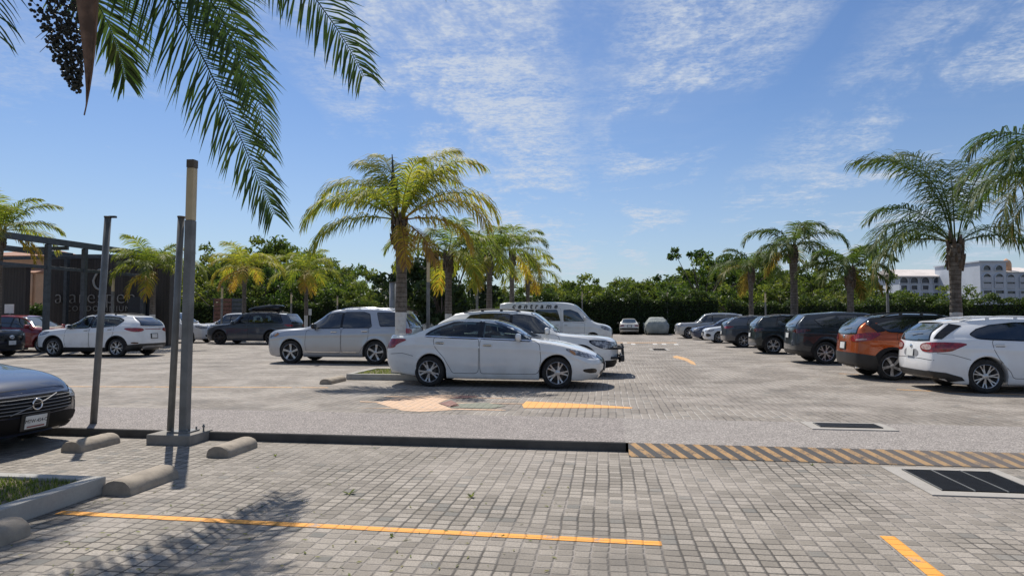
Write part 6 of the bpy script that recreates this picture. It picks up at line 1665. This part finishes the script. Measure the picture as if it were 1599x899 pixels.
trees = [  # px, top, Y, variant, scale, sx, label
    (290, 452, 62, 1, .8, 1, 'tree just right of the dark sign wall'), (322, 424, 66, 0, 1.0, 1, 'tree left of the pale yellow palm'), (352, 416, 70, 1, 1.1, 1, 'tree top rising behind the pale yellow palm, on its near left'), (398, 398, 74, 0, 1.25, 1, 'tall tree right behind the pale yellow palm'),
    (436, 390, 76, 1, 1.25, 1, 'tallest tree of the left woods'), (462, 402, 72, 2, 1.1, 1, 'tree behind the yellow-green palm beside the small sign'), (500, 420, 78, 0, 1.2, 1, 'tree right of the yellow-green palm'), (536, 428, 84, 1, 1.2, 1, 'tree under the hanging left fronds of the big yellowing palm'),
    (566, 450, 90, 2, 1.0, 1, 'lower tree at the dip of the left woods'), (592, 456, 92, 0, .9, 1, 'low tree left of the pale grey pole'), (410, 430, 60, 2, .9, 1.1, 'bushy tree under the tall trees, over the roof box'), (500, 446, 60, 1, .75, 1.2, 'bushy tree over the front of the silver family car'), (345, 447, 58, 2, .7, 1.2, 'bushy tree above the red brown board screen'),
    (560, 458, 62, 0, .6, 1.3, 'bushy tree over the roof of the silver family car'), (690, 408, 44, 3, 1.05, 1, 'dark round tree behind the drooping palms'), (735, 452, 56, 0, .7, 1.2, 'light bushy tree low between the palms'), (650, 450, 62, 2, .7, 1.2, 'bushy tree behind the grey lamp post'), (850, 452, 70, 1, .8, 1.2, 'tree behind the small palm over the van'),
    (800, 455, 66, 2, .8, 1.2, 'low tree behind the palm row over the van'), (903, 447, 78, 0, 1.0, 1.1, 'tree at the left end of the right woods above the van nose'), (945, 444, 80, 2, 1.05, 1.1, 'broad tree above the old boxy saloon'), (985, 450, 78, 1, .95, 1.15, 'tree above the gap between the two far cars'), (1022, 458, 76, 0, .8, 1.2, 'tree above the covered car'),
    (1066, 428, 74, 4, .95, 1, 'thin open tree with sky showing through its crown'), (1100, 402, 72, 4, 1.2, 1, 'tall open-crowned tree left of the leftmost right palm'), (1140, 408, 76, 1, 1.15, 1, 'tall leafy tree touching the leftmost right palm'), (1080, 452, 66, 2, .75, 1.2, 'bushy tree over the tall silver car'), (1190, 420, 78, 0, 1.15, 1, 'tree behind the leftmost right palm'),
    (1230, 440, 74, 1, .95, 1.1, 'tree behind the thick trunked palm'), (1275, 436, 72, 2, 1.0, 1.1, 'tree between the thick trunked palm and the twisted one'), (1325, 440, 76, 0, 1.0, 1.1, 'tree behind the palm with twisted top frond'), (1160, 452, 64, 2, .75, 1.2, 'bushy tree over the small cars of the right row'), (1240, 458, 62, 0, .65, 1.3, 'bushy tree low behind the thick trunked palm'),
    (1370, 466, 66, 2, .75, 1.3, 'low tree in front of the hotel wing, near its left end'), (1415, 462, 64, 1, .75, 1.3, 'light green tree before the hotel wing'), (1462, 464, 64, 0, .70, 1.3, 'light green tree left of the big right palm trunk, before the hotel'), (1310, 462, 60, 1, .62, 1.3, 'bushy tree at the hedge behind the twisted palm'), (1530, 489, 60, 2, .5, 1.4, 'low bush before the hotel tower'), (1600, 486, 60, 0, .6, 1.3, 'bush at the frame edge before the hotel'),
    (310, 432, 92, 0, 1.3, 1.2, 'back row tree behind the pale yellow palm, over the white cars'), (380, 412, 95, 1, 1.4, 1.2, 'back row tree behind the tallest left trees'), (470, 424, 98, 0, 1.3, 1.2, 'back row tree behind the yellow-green palm'), (530, 446, 100, 1, 1.2, 1.2, 'back row tree over the roof rails of the silver family car'), (620, 462, 100, 0, 1.1, 1.3, 'back row tree low behind the big yellowing palm'),
    (880, 450, 96, 1, 1.2, 1.3, 'back row tree right of the small palm over the van'), (965, 456, 98, 0, 1.3, 1.3, 'back row tree over the old boxy saloon'), (1050, 440, 96, 1, 1.3, 1.3, 'back row tree behind the thin open tree'), (1120, 424, 94, 0, 1.4, 1.2, 'back row tree behind the tall open-crowned tree'), (1210, 428, 96, 1, 1.4, 1.2, 'back row tree left of the thick trunked palm'), (1290, 440, 96, 0, 1.3, 1.2, 'back row tree between the two middle palms of the right row'), (1345, 458, 92, 1, .9, 1.2, 'back row tree at the left end of the hotel wing')]
for (px, py, Y, v, s_, sx, lab) in trees: tree(lab, px, py, Y, v, s_, sx=sx)

# hedge: dense leaves over a dark box added inside to block light
def hedge(label, pts, h, w, n, seed, mat=M_HEDGE):
    rd = random.Random(seed); mb = MB(); P = [Vector(p) for p in pts]; Ls = [(b - a).length for a, b in zip(P[:-1], P[1:])]; T = sum(Ls)
    for (a, b), l in zip(zip(P[:-1], P[1:]), Ls):
        for k in range(n * 1):
            if rd.random() > l / T: continue
            s = rd.random(); d = (b - a).normalized(); nn = Vector((-d.y, d.x, 0))
            top = h * (1 + .08 * math.sin(s * l * .9 + seed) + .06 * math.sin(s * l * 2.3) + .05 * math.sin(s * l * 5.1))
            if rd.random() < .6: p = a.lerp(b, s) - nn * w / 2 * rd.uniform(.8, 1.1) * (1 if nn.y > 0 else -1) + UP * rd.uniform(0, top)
            else: p = a.lerp(b, s) + nn * w / 2 * rd.uniform(-1, 1) + UP * top * rd.uniform(.93, 1.06)
            x = Vector((rd.gauss(0, 1), rd.gauss(0, 1), rd.gauss(0, 1))).normalized(); y = x.orthogonal().normalized(); z = x.cross(y); sz = rd.uniform(.07, .15); mb.tint = max(0, min(1, rd.gauss(.35, .2) + .35 * (p.z / top > .9)))
            mb.add([p - y * sz, p - z * sz * .5, p + y * sz, p + z * sz * .5], [(0, 1, 2, 3)])
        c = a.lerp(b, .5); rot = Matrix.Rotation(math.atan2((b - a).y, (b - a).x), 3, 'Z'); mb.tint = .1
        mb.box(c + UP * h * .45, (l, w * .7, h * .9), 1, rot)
    o = mb.build('hedge', [mat, M_HEDGECORE], tint=True); tag(o, label, 'hedge', kind='stuff'); return o
hA = atY(840, 500, 62); hB = atY(1120, 500, 60); hC = atY(1720, 500, 50)
for v in (hA, hB, hC): v.z = 0
hedge('tall dark clipped hedge along the far end of the lot', [hA + Vector((-4, 3, 0)), hA, hB], 3.3, 1.6, 16000, 1)
hedge('dark clipped hedge running behind the right row to the frame edge', [hB + Vector((.8, 0, 0)), hC], 2.75, 1.6, 15000, 2)
hD = atY(285, 500, 55); hE = atY(835, 500, 62)
hedge('dark clipped hedge under the left woods', [Vector((hD.x, hD.y, 0)), Vector((hE.x, hE.y, 0))], 2.7, 1.6, 18000, 3)
hF = atY(-60, 500, 46); hG = atY(84, 500, 42)
hedge('low dark hedge before the salmon house', [Vector((hF.x, hF.y, 0)), Vector((hG.x, hG.y, 0))], 2.1, 1.2, 5000, 4)
# ------------------------------------------------------------------ buildings
# dark slatted sign wall with lettering
YW = 35.0
wa = atY(79, 402, YW); wb_ = atY(266, 402, YW)
sw = empty('sign_wall', (wa.x, YW, 0)); tag(sw, 'dark slatted wall carrying large raised letters and a drop emblem', 'wall')
Wd = wb_.x - wa.x; Hh = wa.z
mb = MB(); mb.box((Wd / 2, .25, Hh / 2), (Wd, .5, Hh)); mb.build('slats', M_SLAT, sw)
mb = MB(); mb.box((Wd / 2, .25, Hh + .08), (Wd + .2, .7, .16)); mb.build('coping', M_PERG, sw)
def onwall(px, py): p = atY(px, py, YW); return Vector((p.x - wa.x, -.06, p.z))
mb = MB(); text_mb(mb, 'alarespen', 1.06, onwall(150, 464), (1, 0, 0), (0, 0, 1), 0, .06, spacing=1.06, bold=-.022); mb.build('lettering', M_LETTER, sw)
mb = MB(); text_mb(mb, 'CONDOMINIUMS', .40, onwall(158, 482), (1, 0, 0), (0, 0, 1), 0, .04, spacing=1.22, bold=-.006); mb.build('small_lettering', M_LETTER, sw)
mb = MB(); c = onwall(157, 438); q = []
for k in range(25):
    a = 2 * math.pi * k / 24 + math.pi / 2; r = .40 * (1 + .12 * math.cos(a)); q.append(c + Vector((.33 * math.cos(a) * (1 - .35 * max(0, math.sin(a))), 0, .46 * math.sin(a) + (.12 if math.sin(a) > .8 else 0))))
mb.tube(q, .06, 8, cap=False); mb.build('emblem', M_LETTER, sw)
p0 = atY(200, 480, YW - .8); p1 = atY(238, 480, YW - .8)
nv = empty('notice_board', ((p0.x + p1.x) / 2, YW - .8, 0)); tag(nv, 'plain navy panel standing before the right half of the sign wall', 'panel')
mb = MB(); mb.bbox((0, 0, p0.z - .1), (p1.x - p0.x, .08, 1.3), .01); mb.build('board', M_NAVY, nv)
mb = MB()
mb.box((-.5, .06, p0.z / 2 - .3), (.06, .06, p0.z)); mb.build('leg', M_PERG, nv)
mb = MB(); mb.box((.5, .06, p0.z / 2 - .3), (.06, .06, p0.z)); mb.build('leg', M_PERG, nv)
# second dark block at the left edge
la = atY(-120, 418, 31); lb = atY(41, 418, 31)
lw = empty('slatted_screen', ((la.x + lb.x) / 2, 31, 0)); tag(lw, 'low dark slatted screen at the left edge under the pergola', 'screen')
mb = MB(); mb.box((0, .15, la.z / 2), (lb.x - la.x, .3, la.z)); mb.build('slats', M_SLAT, lw)
mb = MB(); mb.box((0, .15, la.z + .05), (lb.x - la.x + .1, .4, .1)); mb.build('roof_edge', M_PERG, lw)
# steel pergola: beams run along the aisle direction
pg0 = atY(-60, 352, 23.5); pg0.z = 0
pr = empty('pergola', (-20.25, 24.2, 0), -PSI); tag(pr, 'dark steel pergola frame before the sign wall', 'pergola')
ZT = 4.86
def pbeam(c, s, nm='beam'):
    mb = MB(); mb.bbox(c, s, .01); mb.build(nm, M_PERG, pr)
Lp = 11.2
pbeam((0, Lp / 2 - 1, ZT - .13), (.16, Lp, .26)); pbeam((-4.4, Lp / 2 - 1, ZT - .13), (.16, Lp, .26)); pbeam((-8.8, Lp / 2 - 1, ZT - .13), (.16, Lp, .26))
for y in (1.2, 5.0, 9.0): pbeam((-4.4 - .0, y, ZT - .34), (8.9, .10, .16), 'rafter')
pbeam((.0, Lp - 1.1, ZT - .42), (.14, .14, .2), 'rafter')
for x in (0, -4.4, -8.8):
    for y in ((4.0, 6.0, 9.9) if x == 0 else (9.9,)): pbeam((x, y, (ZT - .27) / 2), (.19, .19, ZT - .27), 'post')
pbeam((-.0, 4.5, 3.60), (.10, 10.5, .14))
# salmon house behind
sa = atY(-40, 388, 58); sb = atY(82, 400, 58)
sh = empty('salmon_house', (sa.x, 58, 0)); tag(sh, 'salmon plastered house with tiled roofs seen through the pergola', 'building')
mb = MB(); mb.box(((sb.x - sa.x) / 2, 4, sb.z / 2), (sb.x - sa.x, 8, sb.z)); mb.build('wall', M_SALMON, sh)
rp = [(x, z) for x, z in ((-.4, 0), (sb.x - sa.x + .4, 0), (sb.x - sa.x + .4, .25), (-.4, .25))]
mb = MB(); w_ = sb.x - sa.x
mb.add([(-.5, -.6, sb.z), (w_ + .5, -.6, sb.z), (w_ + .5, 8.6, sb.z), (-.5, 8.6, sb.z), (w_ * .3, 4, sb.z + .9), (w_ * .7, 4, sb.z + .9)], [(0, 1, 5, 4), (1, 2, 5), (2, 3, 4, 5), (3, 0, 4), (3, 2, 1, 0)]); mb.build('roof', M_TERRA, sh)
def hx(px): return atY(px, 450, 57.9).x - sa.x
def hz(py): return atY(40, py, 57.9).z
mb = MB(); mb.box(((hx(44) + hx(80)) / 2, -1.0, hz(428) / 2), (hx(80) - hx(44), 2, hz(428))); mb.build('wing', M_SALMON, sh)
mb = MB(); a_, b_ = hx(42), hx(82); z_ = hz(428)
mb.add([(a_, -2.3, z_), (b_, -2.3, z_), (b_, 0, z_ + .55), (a_, 0, z_ + .55), (a_, 0, z_), (b_, 0, z_)], [(0, 1, 2, 3), (0, 3, 4), (1, 5, 2), (0, 4, 5, 1)]); mb.build('roof', M_TERRA, sh)
for px in (51, 60, 70):
    for (y0, y1) in ((431, 441), (452, 466)):
        mb = MB(); mb.bbox((hx(px), -2.02, (hz(y0) + hz(y1)) / 2), (.42, .10, hz(y0) - hz(y1)), .02); mb.build('window', M_BRICK, sh)
for px in (46, 55.5, 65, 75):
    mb = MB(); mb.tube([(hx(px), -2.2, hz(482)), (hx(px), -2.2, hz(430))], .14, 8); mb.build('column', M_SALMON, sh)
mb = MB(); mb.box((hx(60), -2.3, hz(478)), (hx(80) - hx(44), .2, .55)); mb.build('balcony_rail', M_SALMON, sh)
# board screen by the hedge
a = atY(334, 466, 53); b = atY(379, 466, 53)
bs = empty('board_screen', ((a.x + b.x) / 2, 53, 0)); tag(bs, 'red brown boarded screen before the hedge behind the slate grey car', 'screen')
for x0, x1, m in ((-1, .25, M_BRICK), (.25, 1, M_PERG)):
    hw = (b.x - a.x) / 2; mb = MB()
    for k in range(9): mb.box(((x0 + x1) / 2 * hw, 0, .25 + k * a.z / 9.2), ((x1 - x0) * hw - .03, .06, a.z / 9.2 - .05))
    mb.build('boards', m, bs)
for x in (-1, .25, 1):
    mb = MB(); mb.box((x * hw, .08, a.z / 2), (.1, .1, a.z + .1)); mb.build('post', M_PERG, bs)

# ---- white hotel far right: arcaded storeys
def arch_poly(w, h, n=10):
    r = w / 2; return [(-r, 0), (r, 0)] + [(r * math.cos(math.pi * k / n), h - r + r * math.sin(math.pi * k / n)) for k in range(n + 1)]
def opening(parent, x, y, z, w, h, arch, rail=True):
    """a deep balcony opening: surround standing proud of a dark recess"""
    poly = arch_poly(w, h) if arch else [(-w / 2, 0), (w / 2, 0), (w / 2, h), (-w / 2, h)]
    mb = MB(); n = len(poly)
    mb.add([(x + p[0], y - .012, z + p[1]) for p in poly], [tuple(range(n))]); win = mb.build('window', M_DARKWIN, parent, fix=False)
    out = [(p[0] * (1 + .28 / w), (p[1] - h / 2) * (1 + .22 / h) + h / 2) for p in poly]
    mb = MB(); vs = [(x + p[0], y - .02, z + p[1]) for p in poly] + [(x + p[0], y - .32, z + p[1]) for p in poly] + [(x + p[0], y - .32, z + p[1]) for p in out] + [(x + p[0], y - .02, z + p[1]) for p in out]
    fs = []
    for k in range(n):
        j = (k + 1) % n
        fs += [(k, j, n + j, n + k), (n + k, n + j, 2 * n + j, 2 * n + k), (2 * n + k, 2 * n + j, 3 * n + j, 3 * n + k)]
    mb.add(vs, fs); mb.build('window_surround', M_HOTEL, win, fix=True)
    if rail:
        mb = MB(); mb.box((x, y - .22, z + .45), (w - .02, .08, .9)); mb.build('balcony_rail', M_BALUST, win)
YH = 150
def hX(px, Y=YH): return atY(px, 450, Y).x
def hZ(py, Y=YH): return atY(1550, py, Y).z
ht = empty('hotel_tower', (hX(1566), YH, 0)); tag(ht, 'white four-storey hotel block with arched balconies right of the big palm', 'building')
x0, x1 = hX(1531) - hX(1566), hX(1572) - hX(1566); zt = hZ(409)
mb = MB(); mb.box(((x0 + x1) / 2, 8, zt / 2), (x1 - x0, 16, zt)); mb.build('wall', M_HOTEL, ht)
mb = MB(); mb.box(((x0 + x1) / 2, 8, zt + .15), (x1 - x0 + .5, 16.5, .3)); mb.build('parapet', M_HOTEL, ht)
x2 = hX(1640) - hX(1566); z2 = hZ(424)
mb = MB(); mb.box(((x1 + x2) / 2, 9, z2 / 2), (x2 - x1, 16, z2)); mb.build('wing', M_HOTEL, ht)
mb = MB(); mb.add([(x1, .5, z2), (x2, .5, z2), (x2, 9, z2 + 1.6), (x1, 9, z2 + 1.6), (x2, 17, z2), (x1, 17, z2)], [(0, 1, 2, 3), (3, 2, 4, 5), (0, 3, 5)]); mb.build('roof', M_HOTELROOF, ht)
mb = MB(); zc = hZ(416); xx = hX(1588) - hX(1566)
mb.tube([(xx, 3, z2), (xx, 3, z2 + 2.0), (xx, 3, z2 + 2.6), (xx, 3, z2 + 3.2)], [1.0, 1.0, .8, .1], 12); mb.build('cupola', M_SALMON, ht)
sty = [(440 - 9, 1.9), (449, 1.8), (463.5, 1.9), (476, 1.8)]
for px in (1541, 1560):
    xx = hX(px) - hX(1566)
    opening(ht, xx, 0, hZ(422), 1.7, 1.1, True, False)
    opening(ht, xx, 0, hZ(438.5), 1.85, 1.6, True); opening(ht, xx, 0, hZ(449), 1.8, 1.2, False); opening(ht, xx, 0, hZ(464.5), 1.9, 1.6, False); opening(ht, xx, 0, hZ(476), 1.9, 1.2, False)
for px in (1583, 1604):
    xx = hX(px) - hX(1566); opening(ht, xx, 1, hZ(438.5), 1.8, 1.5, True); opening(ht, xx, 1, hZ(449), 1.8, 1.2, False); opening(ht, xx, 1, hZ(464.5), 1.8, 1.5, False); opening(ht, xx, 1, hZ(476), 1.8, 1.2, False)
hw_ = empty('hotel_wing', (hX(1470, 165), 165, 0)); tag(hw_, 'long white hotel wing with a row of arched windows behind the big right palm', 'building')
def X2(px): return hX(px, 165) - hX(1470, 165)
def Z2(py): return atY(1470, py, 165).z
a_, b_ = X2(1405), X2(1529)
mb = MB(); mb.box(((a_ + b_) / 2, 7, Z2(431) / 2), (b_ - a_, 14, Z2(431))); mb.build('wall', M_HOTEL, hw_)
mb = MB(); z_ = Z2(431); mb.add([(a_ - .6, -.8, z_), (b_, -.8, z_), (b_, 6, Z2(418)), (a_ - .6, 6, Z2(418)), (b_, 14, z_), (a_ - .6, 14, z_), (a_ - .6, -.8, z_ - .3), (b_, -.8, z_ - .3)], [(0, 1, 2, 3), (3, 2, 4, 5), (6, 7, 1, 0), (0, 3, 5)]); mb.build('roof', M_HOTELROOF, hw_)
for px in (1411, 1427, 1444.5, 1463, 1481, 1499):
    opening(hw_, X2(px), 0, Z2(442), 1.95, 1.45, True, False); opening(hw_, X2(px), 0, Z2(452), 1.5, 1.0, False, False); opening(hw_, X2(px), 0, Z2(466), 1.7, 1.4, False, False)
opening(hw_, X2(1519), 0, Z2(450), 1.4, 1.2, False); opening(hw_, X2(1519), 0, Z2(465), 1.4, 1.4, False)
# ------------------------------------------------------------------ daylight
SUN_EL = R_(55); SUN_AZ = R_(-24.5)          # azimuth measured from +Y towards +X
sd = Vector((math.sin(SUN_AZ) * math.cos(SUN_EL), math.cos(SUN_AZ) * math.cos(SUN_EL), math.sin(SUN_EL)))
sun = bpy.data.lights.new('sun', 'SUN'); sun.energy = 4.9; sun.angle = R_(.53); sun.color = (1.0, .94, .85)
so = bpy.data.objects.new('sun', sun); sc.collection.objects.link(so); so.rotation_euler = (-sd).to_track_quat('-Z', 'Y').to_euler(); so.location = sd * 60
w = bpy.data.worlds.new('World'); sc.world = w; w.use_nodes = True
nt = w.node_tree; bg = nt.nodes['Background']
sky = nt.nodes.new('ShaderNodeTexSky'); sky.sky_type = 'NISHITA'; sky.sun_disc = False; sky.sun_elevation = SUN_EL; sky.sun_rotation = SUN_AZ
sky.air_density = 1.15; sky.dust_density = .35; sky.ozone_density = 3.0; sky.altitude = 0
class W(M):
    def __init__(s): s.nt = nt
m = W(); tc = nt.nodes.new('ShaderNodeTexCoord').outputs['Generated']
x, y, z = m.xyz(tc); zz = z.max(.015) + .05
u = x / zz; v = y / zz                                     # the cloud deck, seen from below
# cloud bands run along the aisle, so they fan out from one point of the horizon
ca, sa = math.cos(R_(9)), math.sin(R_(9))
c_ = u * ca - v * sa; d_ = u * sa + v * ca
def cn(su, sv, sc_, det=4, rough=.55, dist=0.0, off=0.0): return m.noise(m.comb(c_ * su + off, d_ * sv + off, off), sc_, det, rough, dist=dist)
warp = cn(1, .35, .9, 3, .5, 0, 3.3) - .5
cw = c_ + warp * 1.1
def band(c0, wd):
    q = (cw - c0) / wd; return (q * q * -1.0 + 1.0).max(0.0)
bands = band(-.72, .62) * 1.15 + band(.24, .40) * 1.0 + band(1.75, 1.05) * 1.15 + band(-2.2, .6) * .35 + band(3.3, .8) * .8
patch_ = cn(.9, .50, 1.7, 6, .68, .3, 11.0).ss(.42, .58)
ripple = m.noise(m.comb(c_ * 1.1 + warp * 3.4, d_ * 2.1, 4.0), 2.3, 4, .6).ss(.42, .60)
puff = m.noise(m.comb(u, v, 8.0), 13.0, 5, .68).ss(.44, .60)
fine = m.noise(m.comb(u, v * 1.2, 12.0), 42.0, 4, .65).ss(.40, .60)
veil = cn(1, .3, .5, 3, .5, 0, 20.0).ss(.40, .70)
tex = ripple * .40 + puff * .42 + fine * .38
dens = bands.min(1.0) * patch_ * (tex * 1.0 + .12)
dens = dens + veil * .09 * (ripple * .6 + .4) + bands * .05
# low cumulus and milky air near the horizon
hz_ = (z * -1.0 + .34).ss(0.0, .34)
low = m.noise(m.comb(x * 3.0, y * 3.0, z * 9.0), 2.6, 5, .6).ss(.52, .66) * ((z * -1.0 + .105).ss(0, .05)) * (z.ss(.02, .05))
dens = (dens * .78).max(low * .75)
dens = dens.min(.85).max(hz_ * .30)
tint = m.mix(1.0, sky.outputs[0], (.82, .95, 1.17), 'MULTIPLY')
cloud = m.mix(dens.min(1.0), tint, (7.0, 7.7, 8.8))
nt.links.new(cloud, bg.inputs[0]); bg.inputs[1].default_value = .080
sc.view_settings.view_transform = 'Standard'; sc.view_settings.look = 'None'; sc.view_settings.exposure = 0.12; sc.view_settings.gamma = 1.0
sc.cycles.use_denoising = True
sc.cycles.max_bounces = 8; sc.cycles.transparent_max_bounces = 12
sc.cycles.sample_clamp_indirect = 6
